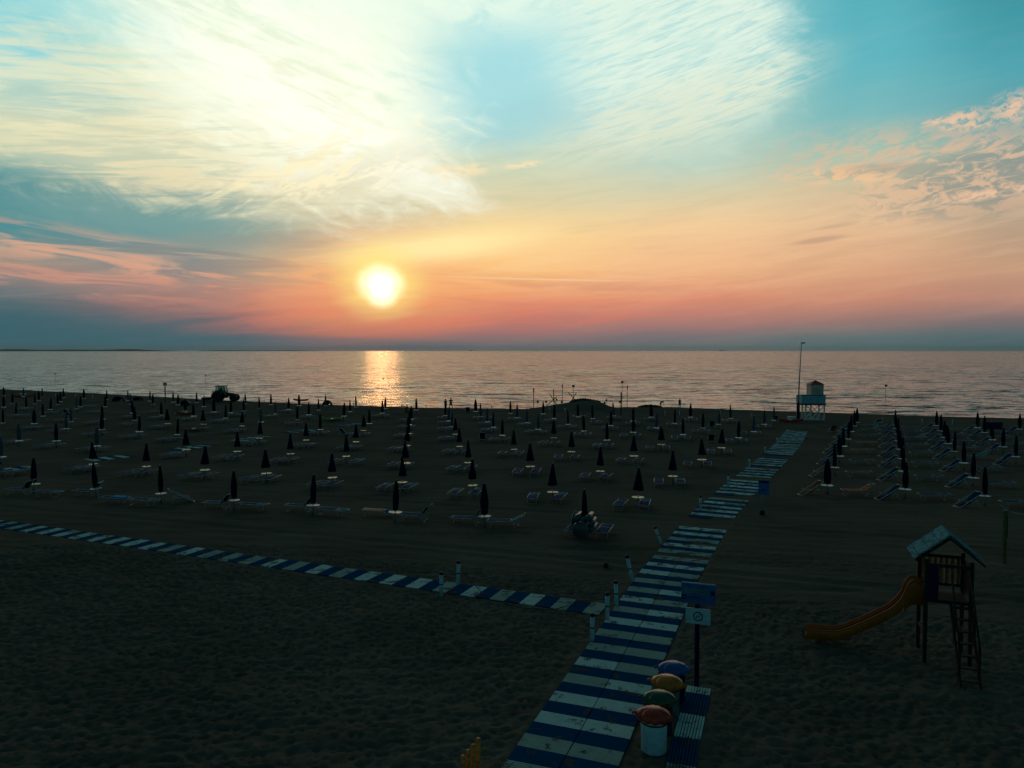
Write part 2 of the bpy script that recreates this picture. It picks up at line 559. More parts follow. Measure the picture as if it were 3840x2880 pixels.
def mound(x, y):
    """sand pile at the water's edge"""
    up = np.clip((x - 2.5) / 8.5, 0, 1) * (1 - sstep(13.0, 17.5, x)) * 1.45
    low = sstep(15, 18, x) * (1 - sstep(20, 38, x)) * 0.35
    return (up + low) * np.exp(-((y - 119.5) / 5.0) ** 2)


def sand_height(x, y):
    w = y + 0.34 * x
    rough = 1 - sstep(30.0, 33.5, w)                       # trodden sand this side of the side path
    rough = np.maximum(rough, 0.55 * np.exp(-((w - 37.5) / 1.4) ** 2))
    rough = np.maximum(rough, 0.22)
    f = vnoise(x * 4.8 + 1.0 * y, y * 5.8 - 0.6 * x, 1)
    f2 = vnoise(x * 7.1, y * 7.7, 2)
    f3 = vnoise(x * 0.9, y * 1.1, 3)
    ridg = 1 - np.abs(2 * f - 1)
    z = rough * (0.092 * ridg ** 2 + 0.035 * f2 + 0.06 * f3 - 0.095)
    track = (1 - rough) * 0.018 * np.sin(w * 5.2 + 1.4 * vnoise(x * 0.15, y * 0.2, 5))
    for a, b, hw in ((34.6, 0.0, 0.30), (36.4, 0.0, 0.30), (44.0, 0.01, 0.35)):
        d = w - a - b * x
        z = z - 0.035 * np.exp(-(d / hw) ** 2) + 0.02 * np.exp(-((np.abs(d) - 2 * hw) / 0.2) ** 2)
    for a in (0.0, 1.7):                                   # wheel tracks curving across the right
        d = (y - (27.5 + a + 0.012 * (x - 14.0) ** 2))
        z = z - np.where(x > 6.5, 0.05 * np.exp(-(d / 0.22) ** 2), 0)
        d = (y - (15.5 + 0.8 * a + 0.10 * (x + 22.0) + 0.004 * (x + 10) ** 2)) * 1.0
        z = z - np.where(x < -2, 0.04 * np.exp(-(d / 0.16) ** 2), 0)
    z = z + track + 0.02 * (vnoise(x * 0.12, y * 0.15, 6) - 0.5)
    return z


def cl(pts, off):
    """shift a polyline sideways by off metres"""
    out_ = []
    for i, (x, y) in enumerate(pts):
        a = pts[max(i - 1, 0)]
        b = pts[min(i + 1, len(pts) - 1)]
        d = Vector((b[0] - a[0], b[1] - a[1])).normalized()
        out_.append((x + d.y * off, y - d.x * off))
    return out_


LEFT = [(-1.4, 13.4), (-0.05, 17.1), (0.94, 19.7), (5.5, 31.7), (8.3, 38.3), (11.0, 44.4), (14.9, 52.2), (18.5, 59.2), (22.3, 66.6), (27.5, 77.2), (32.4, 88.2)]
MAIN = cl(LEFT, 1.25)


SIDE = [(3.35, 26.95), (-10.9, 33.05), (-27.6, 40.3), (-60, 54.0)]
LOOSE = [(3.1, 14.3), (4.08, 17.3), (5.27, 20.62)]


def path_clear(x, y, z):
    """the sand lies flat under the walkways and drifts a little over their edges"""
    for line, hw in ((MAIN, 1.25), (SIDE, 0.62), (LOOSE, 0.31)):
        d = np.full(x.shape, 1e9)
        for (x0, y0), (x1, y1) in zip(line[:-1], line[1:]):
            dx, dy = x1 - x0, y1 - y0
            t = np.clip(((x - x0) * dx + (y - y0) * dy) / (dx * dx + dy * dy), 0, 1)
            d = np.minimum(d, np.hypot(x - x0 - t * dx, y - y0 - t * dy))
        k = sstep(hw - 0.05, hw + 0.35, d)
        z = z * k + (1 - k) * np.minimum(z, 0.0) * 0.3 - (1 - k) * 0.012
        z = z + 0.045 * np.exp(-((d - hw - 0.12) / 0.12) ** 2) * vnoise(x * 1.7, y * 1.7, 9)
    return z


def make_sand():
    xs = np.concatenate([np.linspace(-420, -60, 60, endpoint=False), np.linspace(-60, -24, 100, endpoint=False), np.arange(-24, 24, 0.07), np.linspace(24, 70, 150, endpoint=False), np.linspace(70, 380, 50)])
    y1 = np.concatenate([np.array([-60, -20, 5, 11]), np.arange(13, 36, 0.07), np.arange(36, 62, 0.25)])
    nt = 90
    X1, Y1 = np.meshgrid(xs, y1)
    t = (np.arange(nt) + 1) / nt
    cr = np.maximum(crest(xs), 70)
    X2, T2 = np.meshgrid(xs, t)
    Y2 = 62 + (cr[None, :] - 62) * T2
    X = np.vstack([X1, X2])
    Y = np.vstack([Y1, Y2])
    Z = path_clear(X, Y, sand_height(X, Y)) + mound(X, Y)
    Z = np.where(Y > 70, Z * 1.0 + 0.0, Z)
    # the berm falls away to the water behind its crest
    X3 = np.vstack([xs] * 4)
    Y3 = np.vstack([cr + d for d in (0.6, 2.5, 6, 14)])
    Z3 = np.vstack([np.full_like(xs, v) for v in (-0.08, -0.38, -0.75, -1.4)]) + mound(X3, Y3)
    X, Y, Z = np.vstack([X, X3]), np.vstack([Y, Y3]), np.vstack([Z, Z3])
    ny, nx = X.shape
    co = np.stack([X, Y, Z], -1).reshape(-1, 3).astype(np.float32)
    i = np.arange(ny - 1)[:, None] * nx + np.arange(nx - 1)[None, :]
    q = np.stack([i, i + 1, i + nx + 1, i + nx], -1).reshape(-1, 4).astype(np.int32)
    me = bpy.data.meshes.new('sand')
    me.vertices.add(len(co))
    me.vertices.foreach_set('co', co.ravel())
    me.loops.add(q.size)
    me.loops.foreach_set('vertex_index', q.ravel())
    me.polygons.add(len(q))
    me.polygons.foreach_set('loop_start', np.arange(len(q), dtype=np.int32) * 4)
    me.polygons.foreach_set('use_smooth', np.ones(len(q), dtype=bool))
    me.update(calc_edges=True)
    m = bpy.data.materials.new('beach_sand')
    m.use_nodes = True
    t_ = NT(m.node_tree)
    p = m.node_tree.nodes['Principled BSDF']
    pos = t_.node('ShaderNodeNewGeometry').outputs['Position']
    n1 = t_.noise(pos, 0.16, 5.0, 0.6)
    mp = t_.node('ShaderNodeMapping')
    t_.put(mp.inputs[0], pos)
    mp.inputs['Rotation'].default_value = (0, 0, R(18.8))
    mp.inputs['Scale'].default_value = (0.10, 1.5, 1.0)
    rake = t_.noise(mp.outputs[0], 1.0, 5.0, 0.65, 0.2)
    c = t_.mix(t_.rng(n1, 0.35, 0.65), (0.165, 0.128, 0.094), (0.112, 0.090, 0.068))
    c = t_.mix(t_.m('MULTIPLY', t_.rng(rake, 0.42, 0.66), 0.5), c, (0.200, 0.155, 0.112))
    c = t_.mix(t_.m('MULTIPLY', t_.rng(t_.noise(pos, 9.0, 3.0, 0.6), 0.55, 0.75), 0.4), c, (0.07, 0.056, 0.045))
    t_.put(p.inputs['Base Color'], c)
    p.inputs['Roughness'].default_value = 0.85
    p.inputs['Specular IOR Level'].default_value = 0.0
    b = t_.node('ShaderNodeBump')
    b.inputs['Strength'].default_value = 0.5
    b.inputs['Distance'].default_value = 0.035
    h = t_.m('ADD', t_.m('MULTIPLY', rake, 1.2), t_.noise(pos, 5.0, 5.0, 0.65))
    t_.put(b.inputs['Height'], h)
    t_.put(p.inputs['Normal'], b.outputs[0])
    me.materials.append(m)
    o = bpy.data.objects.new('sand', me)
    COL.objects.link(o)
    o['kind'] = 'structure'
    return o


make_sand()

# ------------------------------------------------------------------ materials
M = dict(
    navy=mat('navy_canvas', (0.006, 0.008, 0.026), 0.95, spec=0.03, var=0.2),
    pale=mat('faded_blue_canvas', (0.06, 0.10, 0.14), 0.9, spec=0.1),
    alu=mat('aluminium_tube', (0.46, 0.55, 0.58), 0.5, 0.2, 0.3, var=0.05),
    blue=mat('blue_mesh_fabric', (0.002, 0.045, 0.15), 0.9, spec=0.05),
    blue2=mat('pale_blue_mesh_fabric', (0.02, 0.20, 0.28), 0.9, spec=0.05),
    orange=mat('orange_mesh_fabric', (0.60, 0.11, 0.02), 0.9, spec=0.05),
    rust=mat('faded_rust_fabric', (0.22, 0.06, 0.02), 0.9, spec=0.05),
    dim=mat('dark_blue_mesh', (0.001, 0.028, 0.09), 0.9, spec=0.03),  # the blue mesh fabric in a darker tone, used beyond the walkway
    sleeve=mat('grey_sleeve_plastic', (0.10, 0.17, 0.19), 0.6),
    salmon=mat('salmon_towel', (0.62, 0.22, 0.14), 0.9),
    white=mat('white_plastic', (0.66, 0.70, 0.68), 0.4, var=0.04),
    whitep=mat('weathered_white_paint', (0.42, 0.60, 0.66), 0.5, var=0.07),
    amber=mat('amber_plastic', (0.75, 0.42, 0.10), 0.32, var=0.05),
    slab_w=None,
    pole=mat('grey_pole', (0.30, 0.33, 0.34), 0.5, 0.3),
    dark=mat('dark_rubber', (0.012, 0.012, 0.013), 0.8),
    dblue=mat('dark_blue_paint', (0.002, 0.008, 0.045), 0.6, spec=0.2),
    sblue=mat('sign_blue_paint', (0.012, 0.13, 0.38), 0.5),
    wood=mat('stained_timber', (0.022, 0.015, 0.012), 0.75, var=0.25, scale=10),
    wood2=mat('honey_timber', (0.50, 0.19, 0.05), 0.7, var=0.2, scale=10),
    slide=mat('orange_slide_plastic', (0.50, 0.115, 0.012), 0.4, var=0.04),
    red=mat('red_roof_paint', (0.80, 0.05, 0.03), 0.6),
    steel=mat('painted_steel', (0.25, 0.27, 0.28), 0.5),
    weed=mat('dry_seaweed', (0.014, 0.012, 0.009), 0.95, bump=0.8, bscale=12),
    raft=mat('grey_vinyl', (0.055, 0.075, 0.09), 0.28, var=0.05),
    skin=mat('skin', (0.32, 0.17, 0.11), 0.6),
    cloth=mat('dark_clothes', (0.02, 0.022, 0.03), 0.9),
    yel=mat('yellow_paint', (0.45, 0.38, 0.04), 0.55),
    bagr=mat('red_bag_plastic', (0.62, 0.05, 0.02), 0.3),
    bago=mat('amber_bag_plastic', (0.85, 0.19, 0.02), 0.25),
    bagg=mat('green_bag_plastic', (0.012, 0.10, 0.05), 0.25),
    bagb=mat('blue_bag_plastic', (0.012, 0.11, 0.36), 0.3),
    rope=mat('dark_rope', (0.03, 0.035, 0.04), 0.9),
    olive=mat('olive_paint', (0.10, 0.10, 0.035), 0.7),
)
g_ = bpy.data.materials.new('tinted_glass')
g_.use_nodes = True
gp = g_.node_tree.nodes['Principled BSDF']
gp.inputs['Base Color'].default_value = (0.25, 0.5, 0.45, 1)
gp.inputs['Roughness'].default_value = 0.05
gp.inputs['Transmission Weight'].default_value = 1.0
gp.inputs['IOR'].default_value = 1.1
M['glass'] = g_


def slab_material(name, col, sandy):
    m = bpy.data.materials.new(name)
    m.use_nodes = True
    t = NT(m.node_tree)
    p = m.node_tree.nodes['Principled BSDF']
    pos = t.node('ShaderNodeNewGeometry').outputs['Position']
    a = t.noise(pos, 1.9, 6.0, 0.7, 0.1)
    b = t.noise(pos, 14.0, 4.0, 0.7)
    msk = t.m('MULTIPLY', t.rng(a, sandy, sandy + 0.07), t.rng(b, 0.34, 0.54))
    c = t.mix(t.m('MULTIPLY', t.rng(t.noise(pos, 3.0, 4.0, 0.6), 0.3, 0.7), 0.35), col, tuple(v * 0.62 for v in col))
    t.put(p.inputs['Base Color'], t.mix(msk, c, (0.13, 0.10, 0.075)))
    p.inputs['Roughness'].default_value = 0.75
    p.inputs['Specular IOR Level'].default_value = 0.0
    return m


SLAB = {}
for key, col in (('w', (0.60, 0.80, 0.76)), ('g', (0.40, 0.52, 0.46)), ('b', (0.0, 0.080, 0.20))):
    for i, sn in enumerate((0.555, 0.53, 0.50, 0.43)):
        SLAB[key, i] = slab_material('%s_slab_%s' % ({'w': 'white', 'g': 'grimy', 'b': 'blue'}[key], 'clean dusty sandy buried'.split()[i]), col, sn)

# ------------------------------------------------------------------ slatted walkways of blue and white slabs


def walkway(name, line, width, across, first='w', cover=lambda s, y: 0, hide=lambda s, k: False, detail_to=46.0, start=0.0, step=0.62, along=False):
    """slabs 0.62 m deep laid along a polyline; lengthwise=False lays them across the path"""
    pts = [Vector((a, b, 0)) for a, b in line]
    seg = [(pts[i + 1] - pts[i]).length for i in range(len(pts) - 1)]
    total = sum(seg)

    def at(s):
        for i, L in enumerate(seg):
            if s <= L or i == len(seg) - 1:
                d = (pts[i + 1] - pts[i]).normalized()
                return pts[i] + d * s, d
            s -= L
    root = empty(name, (0, 0, 0))
    root['kind'] = 'structure'
    mb = {}
    n_ac = across
    k = 0
    s = start
    r = random.Random(3)
    while s + step <= total or (along and total - s > 0.25):
        step = min(step, total - s)
        p, d = at(s + step / 2)
        nrm = Vector((d.y, -d.x, 0))
        colr = 'w' if (k % 2 == 0) == (first == 'w') else 'b'
        for j in range(n_ac):
            w = width / n_ac
            q = p + nrm * (-width / 2 + w * (j + 0.5))
            if hide(s, j): continue
            lv = cover(s, j)
            cj = 'g' if colr == 'w' and r.random() < 0.45 else colr
            m_ = mb.setdefault((cj, lv), MB())
            jig = r.uniform(-0.006, 0.006)
            ang = math.atan2(d.y, d.x) + r.uniform(-0.006, 0.006)
            rot = Matrix.Rotation(ang, 3, 'Z')
            z = 0.035 + jig - 0.012 * lv
            if q.y < detail_to:
                ns = 9
                for a in range(ns):
                    if along:
                        off = (a + 0.5) / ns * w - w / 2
                        m_.box(q + rot @ Vector((0, off, 0)) + Vector((0, 0, z)), (step - 0.03, w / ns * 0.66, 0.03), rot)
                    else:
                        off = (a + 0.5) / ns * step - step / 2
                        m_.box(q + rot @ Vector((off, 0, 0)) + Vector((0, 0, z)), (step / ns * 0.68, w - 0.03, 0.03), rot)
                for yy in (-0.42, 0.42):
                    m_.box(q + rot @ Vector((0, yy * w, 0)) + Vector((0, 0, z - 0.022)), (step - 0.02, 0.05, 0.02), rot)
            else:
                m_.box(q + Vector((0, 0, z)), (step - 0.012, w - 0.03, 0.035), rot)
        k += 1
        s += step
    for (c_, lv), m_ in mb.items():
        m_.build({'w': 'white_slabs', 'g': 'grimy_slabs', 'b': 'blue_slabs'}[c_], SLAB[c_, lv], root)
    return root


def main_cover(s, j):
    if s < 14: return 0
    if s < 20: return 1
    return 2


def main_hide(s, j):
    # stretches where the sand has blown over the slabs
    for a, b, jj in ((22.2, 22.9, None), (24.2, 25.4, 1), (28.4, 30.4, None), (30.4, 31.2, 1), (36.6, 38.4, None), (38.4, 39.0, 1), (44.6, 46.0, None), (50.6, 52.0, None), (57.6, 59.0, None), (68.0, 69.5, None)):
        if a <= s < b and (jj is None or jj == j): return True
    return False


walkway('walkway_to_sea', MAIN, 2.5, 2, 'b', main_cover, main_hide)
walkway('side_walkway', SIDE, 1.25, 1, 'w', lambda s, j: 1 if s < 14 else 2 if int(s * 3) % 7 else 1)
walkway('loose_walkway', LOOSE, 0.66, 1, 'b', lambda s, j: 1, step=1.25, along=True)
SECOND = [(-41.5, 57.0), (-39.4, 60.4), (-33.3, 68.6), (-29.4, 76.6), (-26.7, 84.4), (-22.0, 92.6), (-17.0, 101.5), (-9.5, 114.0)]
walkway('second_walkway', SECOND, 1.9, 1, 'w', lambda s, j: 2, lambda s, j: (int(s / 4.1) % 2 == 1) or s > 49)

# ------------------------------------------------------------------ survey of the beach, measured in photo pixels
# closed umbrellas: kind (D slim dark, C loose dark cone, P pale), tip x, tip y
UMB = [(t, int(a), int(b)) for t, a, b in (q.split(',') for q in '''
D,15,1449;P,89,1451;D,47,1472;P,159,1453;D,146,1463;D,131,1473;D,239,1454;D,228,1467;D,218,1475;D,14,1483;D,99,1485;D,189,1490
D,59,1505;D,161,1510;D,315,1457;D,301,1482;D,399,1460;P,289,1487;D,394,1482;D,384,1519;D,382,1550;D,12,1530;D,129,1532;P,267,1527
P,249,1547;P,73,1583;D,212,1584;P,363,1599;P,4,1632;C,351,1652;D,127,1712;D,362,1725
P,481,1463;P,491,1474;P,564,1465;D,573,1474;P,650,1468;D,667,1476;D,695,1495;D,738,1469;D,765,1481;D,727,1510;D,606,1507;D,498,1501
D,506,1522;C,630,1532;C,763,1534;D,522,1556;D,665,1565;C,699,1610;C,549,1660;C,768,1670;D,605,1740;D,878,1760;D,803,1498;D,866,1500
D,845,1516;P,921,1473;D,916,1495;D,972,1487;C,909,1539;D,1016,1475;P,1034,1503;P,980,1527;D,1082,1490;D,1122,1478;D,1115,1521
D,1158,1506;D,1195,1492;C,972,1576;C,890,1615;C,1148,1581;C,1090,1622;C,1001,1680;D,1202,1550;P,1222,1479;D,1289,1510;D,1314,1496
D,1336,1483;D,1385,1532;C,1364,1552;D,1434,1501;D,1444,1487;C,1335,1586;D,1562,1491;D,1543,1519;D,1536,1536;D,1532,1562;C,1526,1597
C,1523,1649;C,1510,1706;D,1481,1795;C,1299,1629;C,1248,1692;D,1173,1775
D,1784,1496;P,1803,1511;D,1914,1501;P,1939,1515;D,1671,1508;P,1683,1524;P,1692,1541;D,1850,1543;D,1883,1567;C,1707,1564;C,1724,1600
C,1755,1648;C,1928,1609;C,1774,1715;C,1990,1660;P,1976,1530;P,1828,1527;D,1817,1807
D,2037,1503;D,2078,1517;P,2018,1549;D,2131,1534;D,2167,1512;D,2222,1517;D,2191,1554;C,2077,1575;C,2143,1616;P,2303,1509;D,2291,1538
D,2276,1581;D,2374,1524;D,2375,1558;C,2377,1628;C,2251,1674;C,2072,1736;C,2392,1751;C,2523,1689;D,2193,1829
D,2443,1513;D,2530,1532;D,2589,1513;P,2460,1545;D,2561,1565;D,2635,1545;P,2695,1534;D,2741,1517;D,2769,1574;C,2481,1594;C,2706,1604
C,2632,1639;P,2867,1534;P,2902,1522;P,2826,1556
D,3213,1528;D,3205,1539;D,3193,1556;D,3181,1578;D,3163,1599;D,3149,1629;D,3130,1663;D,3102,1715
D,3357,1534;D,3360,1546;D,3364,1563;D,3369,1584;D,3374,1608;D,3381,1637;D,3387,1674;D,3393,1727
D,3512,1538;D,3527,1554;D,3540,1573;D,3556,1592;D,3579,1615;D,3614,1649;D,3648,1693;D,3693,1748
D,3666,1544;D,3692,1559;D,3723,1580;D,3760,1601;D,3809,1631;D,3823,1548
'''.replace('\n', ';').split(';') if q)]
# pairs of flat sun loungers: left x, right x, y of the near feet
PAIRS = [tuple(int(v) for v in q.split(',')) for q in '''
20,89,1668;130,226,1684;278,412,1697;250,360,1775;438,579,1790;658,803,1803;601,707,1720;794,916,1730;894,1045,1815;447,538,1648
582,677,1659;304,395,1638;169,260,1625;80,140,1614;208,278,1584;321,375,1594;443,517,1600;560,642,1610;664,734,1580;790,860,1587
844,916,1625;900,985,1673;545,620,1574;447,512,1571;546,603,1551;655,716,1556;768,816,1556;859,916,1563;700,790,1619
5,60,1790;40,95,1567;150,205,1556;225,275,1545;330,380,1552;60,115,1540;300,350,1530
1012,1112,1742;1103,1172,1683;1260,1360,1692;1225,1368,1748;1147,1281,1838;1446,1550,1698;1440,1555,1761;1403,1546,1850;1472,1555,1644
1490,1559,1610;1494,1563,1584;1654,1745,1707;1667,1785,1775;1672,1809,1871;1646,1715,1655;1641,1702,1618;1643,1703,1593;1633,1700,1574
1828,1906,1661;1798,1871,1622;1860,1955,1716;1785,1854,1597;1767,1845,1575;1155,1220,1635;1290,1381,1640;1060,1134,1597
1216,1299,1580;1125,1177,1571;1042,1098,1549;977,1042,1569;1398,1446,1567
1968,2122,1891;2298,2441,1917;2450,2573,1830;2165,2291,1806;1915,2033,1789;2072,2176,1731;2306,2410,1744;2562,2662,1759
2015,2102,1675;2219,2304,1685;2421,2512,1694;2653,2745,1709;1963,2046,1631;2146,2215,1641;2321,2400,1646;2515,2590,1655
2725,2801,1666;2779,2853,1635;2595,2660,1627;2426,2488,1618;2252,2315,1616;2089,2152,1610;1931,1994,1601;2037,2094,1586
2204,2262,1592;2343,2400,1597;2499,2556,1601;2827,2890,1610;2146,2195,1571;2276,2324,1575;2415,2464,1580;2567,2614,1583
2710,2765,1587;1905,1955,1579
'''.replace('\n', ';').split(';') if q]

# ------------------------------------------------------------------ rows of the umbrella grid, used for the labels
HU = 2.42
BND = [44, 53, 62.3, 72.8, 81.6, 89.0, 96.4, 103.4]
ORD = 'first second third fourth fifth sixth seventh eighth ninth tenth eleventh twelfth thirteenth fourteenth fifteenth sixteenth seventeenth eighteenth nineteenth twentieth'.split()
ORD += ['twenty-' + q for q in ORD[:9]] + ['thirtieth'] + ['thirty-' + q for q in ORD[:9]] + ['fortieth']


def walk_x(y):
    return np.interp(y, [c[1] for c in MAIN], [c[0] for c in MAIN])


class U:
    pass


umbs = []
for kind, px, py in UMB:
    u = U()
    off = (py - 1314) * H / (H - HU)
    g = ground(px, 1314 + off)
    u.kind, u.x, u.y = kind, g.x, g.y
    w = g.y + 0.34 * g.x
    u.right = g.x > walk_x(min(g.y, 88)) and px > 3000
    u.row = sum(1 for b in BND if w > b)
    umbs.append(u)
for u in umbs:
    mates = sorted([v for v in umbs if v.row == u.row and v.right == u.right], key=lambda v: v.x)
    u.idx = mates.index(u)


def where(u):
    row = u.row - (2 if u.right else 0)
    return '%s from left, %s row%s' % (ORD[u.idx], ORD[max(row, 0)], ', right of walkway' if u.right else '')



# ------------------------------------------------------------------ closed umbrella


def make_umbrella(kind, v=0):
    r = random.Random('DCP'.index(kind) * 10 + v)
    fat, ph, nf = (1.0, 0.0, 8) if v == 0 else (r.uniform(0.86, 1.2), r.uniform(0, 6), r.choice((6, 8, 9)))
    root = empty('beach_umbrella')
    MB().tube([(0, 0, 0), (0, 0, HU - 0.05)], 0.024, 8).build('pole', M['pole'], root, True)
    if kind == 'C':
        prof = [(0.012, HU), (0.055, HU - 0.07), (0.085, HU - 0.22), (0.125, HU - 0.5), (0.175, HU - 0.85), (0.225, HU - 1.15), (0.265, HU - 1.36), (0.235, HU - 1.37), (0.03, HU - 1.1)]

        def wob(t, i):
            return fat * (1 + (0.16 * math.cos(nf * t + ph) + 0.12 * math.cos(t + ph) + 0.06 * math.cos(3 * t + 1)) * min(1, i / 4))
    else:
        prof = [(0.012, HU), (0.05, HU - 0.06), (0.088, HU - 0.25), (0.125, HU - 0.6), (0.150, HU - 0.95), (0.155, HU - 1.3), (0.135, HU - 1.6), (0.115, HU - 1.72), (0.03, HU - 1.66)]

        def wob(t, i):
            return fat * (1 + (0.13 * math.cos(nf * t + 0.35 * i + ph) + 0.08 * math.cos(2 * t + ph) + 0.05 * math.sin(2.1 * i + ph)) * min(1, i / 3))
    can = MB().lathe(prof, 40, wob=wob, cap=False).build('canopy', M['pale'] if kind == 'P' else M['navy'], root, True)
    if kind != 'C':
        MB().lathe([(0.128, -0.02), (0.150, -0.015), (0.150, 0.015), (0.128, 0.02)], 20, (0, 0, HU - 1.45)).build('tie_strap', M['dblue'], can, True)
    MB().lathe([(0.008, -0.02), (0.02, 0.0), (0.02, 0.03), (0.006, 0.06)], 8, (0, 0, HU)).build('finial', M['white'], root, True)
    MB().lathe([(0.03, 0.0), (0.30, 0.005), (0.345, 0.03), (0.345, 0.045), (0.30, 0.028), (0.03, 0.024)], 28, (0, 0, 0.58)).build('table_disc', M['amber'] if kind == 'C' else M['white'], root, True)
    MB().lathe([(0.075, 0.0), (0.07, 0.3), (0.045, 0.36), (0.03, 0.57)], 14).build('base_sleeve', M['sleeve'], root, True)
    return root


protoU = {(k, v): make_umbrella(k, v) for k, n_ in (('D', 4), ('C', 3), ('P', 2)) for v in range(n_)}
for k in protoU: register(protoU[k])
usedU = set()
cnt = {'D': 0, 'C': 0, 'P': 0}
for u in umbs:
    cnt[u.kind] += 1
    key = (u.kind, (cnt[u.kind] * 7 // 3) % {'D': 4, 'C': 3, 'P': 2}[u.kind])
    o = protoU[key] if key not in usedU else copy_tree(protoU[key])
    usedU.add(key)
    o.location = (u.x, u.y, -0.02)
    o.rotation_euler = (R(rnd.gauss(0, 1.3)), R(rnd.gauss(0, 1.3)), R(rnd.uniform(0, 360)) if u.kind != 'C' else R(rnd.uniform(-60, 40)))
    q_ = rnd.uniform(0.88, 1.14)
    o.scale = (q_, q_ * rnd.uniform(0.94, 1.06), rnd.uniform(0.975, 1.015))
    look = {'D': 'closed navy umbrella over white disc table', 'C': 'loosely folded navy umbrella over amber disc table', 'P': 'closed faded umbrella over white disc table'}[u.kind]
    tag(o, look + ', ' + where(u), 'umbrella', 'closed umbrellas in rows on the beach')
    u.ob = o

# ------------------------------------------------------------------ sun lounger
LW, LL, LH = 0.62, 1.92, 0.36


def lounger_parts(root, fab, fab2, back=0.0, sag=0.02, rail=0.016):
    """bed along +y, head at the far end; back = angle of the raised backrest"""
    hinge = 0.32
    fl = LL / 2

    def prof(y):
        if y <= hinge: return y, LH
        d = y - hinge
        return hinge + d * math.cos(R(back)), LH + d * math.sin(R(back))
    ys = [-fl, -fl + 0.5, -0.1, hinge, hinge + 0.32, fl]
    for sx in (-1, 1):
        MB().tube([(sx * LW / 2, *prof(y)) for y in ys], rail, 6).build('side_rail', M['alu'], root, True)
    for y in (-fl, hinge - 0.01, fl):
        a, z = prof(y)
        MB().tube([(-LW / 2, a, z), (LW / 2, a, z)], rail * 0.9, 6).build('cross_bar', M['alu'], root, True)
    for part, y0, y1, m_ in (('seat_fabric', -fl + 0.03, hinge - 0.03, fab), ('back_fabric', hinge + 0.01, fl - 0.03, fab2)):
        g = []
        for i in range(7):
            y = y0 + (y1 - y0) * i / 6
            a, z = prof(y)
            g.append([(-LW / 2 + 0.02 + (LW - 0.04) * j / 4, a, z + 0.012 - sag * math.sin(math.pi * j / 4) * math.sin(math.pi * i / 6)) for j in range(5)])
        o = MB().sheet(g).build(part, m_, root, True)
        sm_ = o.modifiers.new('thickness', 'SOLIDIFY')
        sm_.thickness = 0.008
    for y, dy in ((-fl + 0.32, -0.16), (fl - 0.55, 0.14)):
        MB().tube([(-LW / 2 + 0.03, y, LH - 0.01), (-LW / 2 + 0.03, y + dy, 0.0), (LW / 2 - 0.03, y + dy, 0.0), (LW / 2 - 0.03, y, LH - 0.01)], 0.014, 6).build('leg', M['alu'], root, True)
    if back > 5:
        a, z = prof(fl - 0.35)
        MB().tube([(-LW / 2 + 0.05, a, z), (-LW / 2 + 0.05, a + 0.12, 0.12), (LW / 2 - 0.05, a + 0.12, 0.12), (LW / 2 - 0.05, a, z)], 0.011, 6).build('back_strut', M['alu'], root, True)
        # folded sun visor on the top of the backrest
        a, z = prof(fl)
        MB().tube([(-LW / 2, a, z), (-LW / 2, a + 0.16, z + 0.10), (LW / 2, a + 0.16, z + 0.10), (LW / 2, a, z)], 0.011, 6).build('visor_frame', M['alu'], root, True)


def deck_parts(root, fab):
    """reclined beach chair: long rails from the ground up to the head"""
    for sx in (-1, 1):
        MB().tube([(sx * LW / 2, -0.75, 0.03), (sx * LW / 2, 0.72, 0.92)], 0.018, 6).build('side_rail', M['alu'], root, True)
    MB().tube([(-LW / 2, -0.75, 0.03), (LW / 2, -0.75, 0.03)], 0.022, 6).build('foot_bar', M['white'], root, True)
    MB().tube([(-LW / 2, 0.72, 0.92), (LW / 2, 0.72, 0.92)], 0.017, 6).build('head_bar', M['alu'], root, True)
    g = []
    for i in range(11):
        t = i / 10
        y = -0.62 + 1.32 * t
        z = 0.12 + 0.79 * t - 0.17 * math.sin(math.pi * min(1, t * 1.15)) ** 1.0
        g.append([(-LW / 2 + 0.02 + (LW - 0.04) * j / 3, y, z) for j in range(4)])
    o = MB().sheet(g).build('sling', fab, root, True)
    o.modifiers.new('thickness', 'SOLIDIFY').thickness = 0.008
    MB().tube([(-LW / 2 - 0.02, 0.18, 0.62), (-LW / 2 - 0.02, 0.62, 0.0), (LW / 2 + 0.02, 0.62, 0.0), (LW / 2 + 0.02, 0.18, 0.62)], 0.015, 6).build('rear_leg', M['alu'], root, True)
    MB().tube([(-LW / 2 + 0.03, 0.5, 0.40), (-LW / 2 + 0.03, -0.45, 0.40), (LW / 2 - 0.03, -0.45, 0.40), (LW / 2 - 0.03, 0.5, 0.40)], 0.013, 6).build('seat_frame', M['alu'], root, True)


def new_lounger(kind):
    root = empty('deck_chair' if kind.startswith('deck') else 'sun_lounger')
    if kind == 'flat': lounger_parts(root, M['blue'], M['blue'])
    elif kind == 'two': lounger_parts(root, M['blue'], M['blue2'])
    elif kind == 'up': lounger_parts(root, M['blue'], M['navy'], 52)
    elif kind == 'low': lounger_parts(root, M['blue'], M['blue2'], 24)
    elif kind == 'orange': lounger_parts(root, M['orange'], M['orange'], 33)
    elif kind == 'salmon': lounger_parts(root, M['salmon'], M['blue'], -14)
    elif kind == 'deck': deck_parts(root, M['blue'])
    elif kind == 'deckdark': deck_parts(root, M['navy'])
    elif kind == 'deckorange': deck_parts(root, M['rust'])
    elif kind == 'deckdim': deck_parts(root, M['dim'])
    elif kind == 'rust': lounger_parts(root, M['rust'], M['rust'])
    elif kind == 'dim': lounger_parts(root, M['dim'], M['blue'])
    register(root)
    return root


protoL, usedL = {}, set()
allL = []


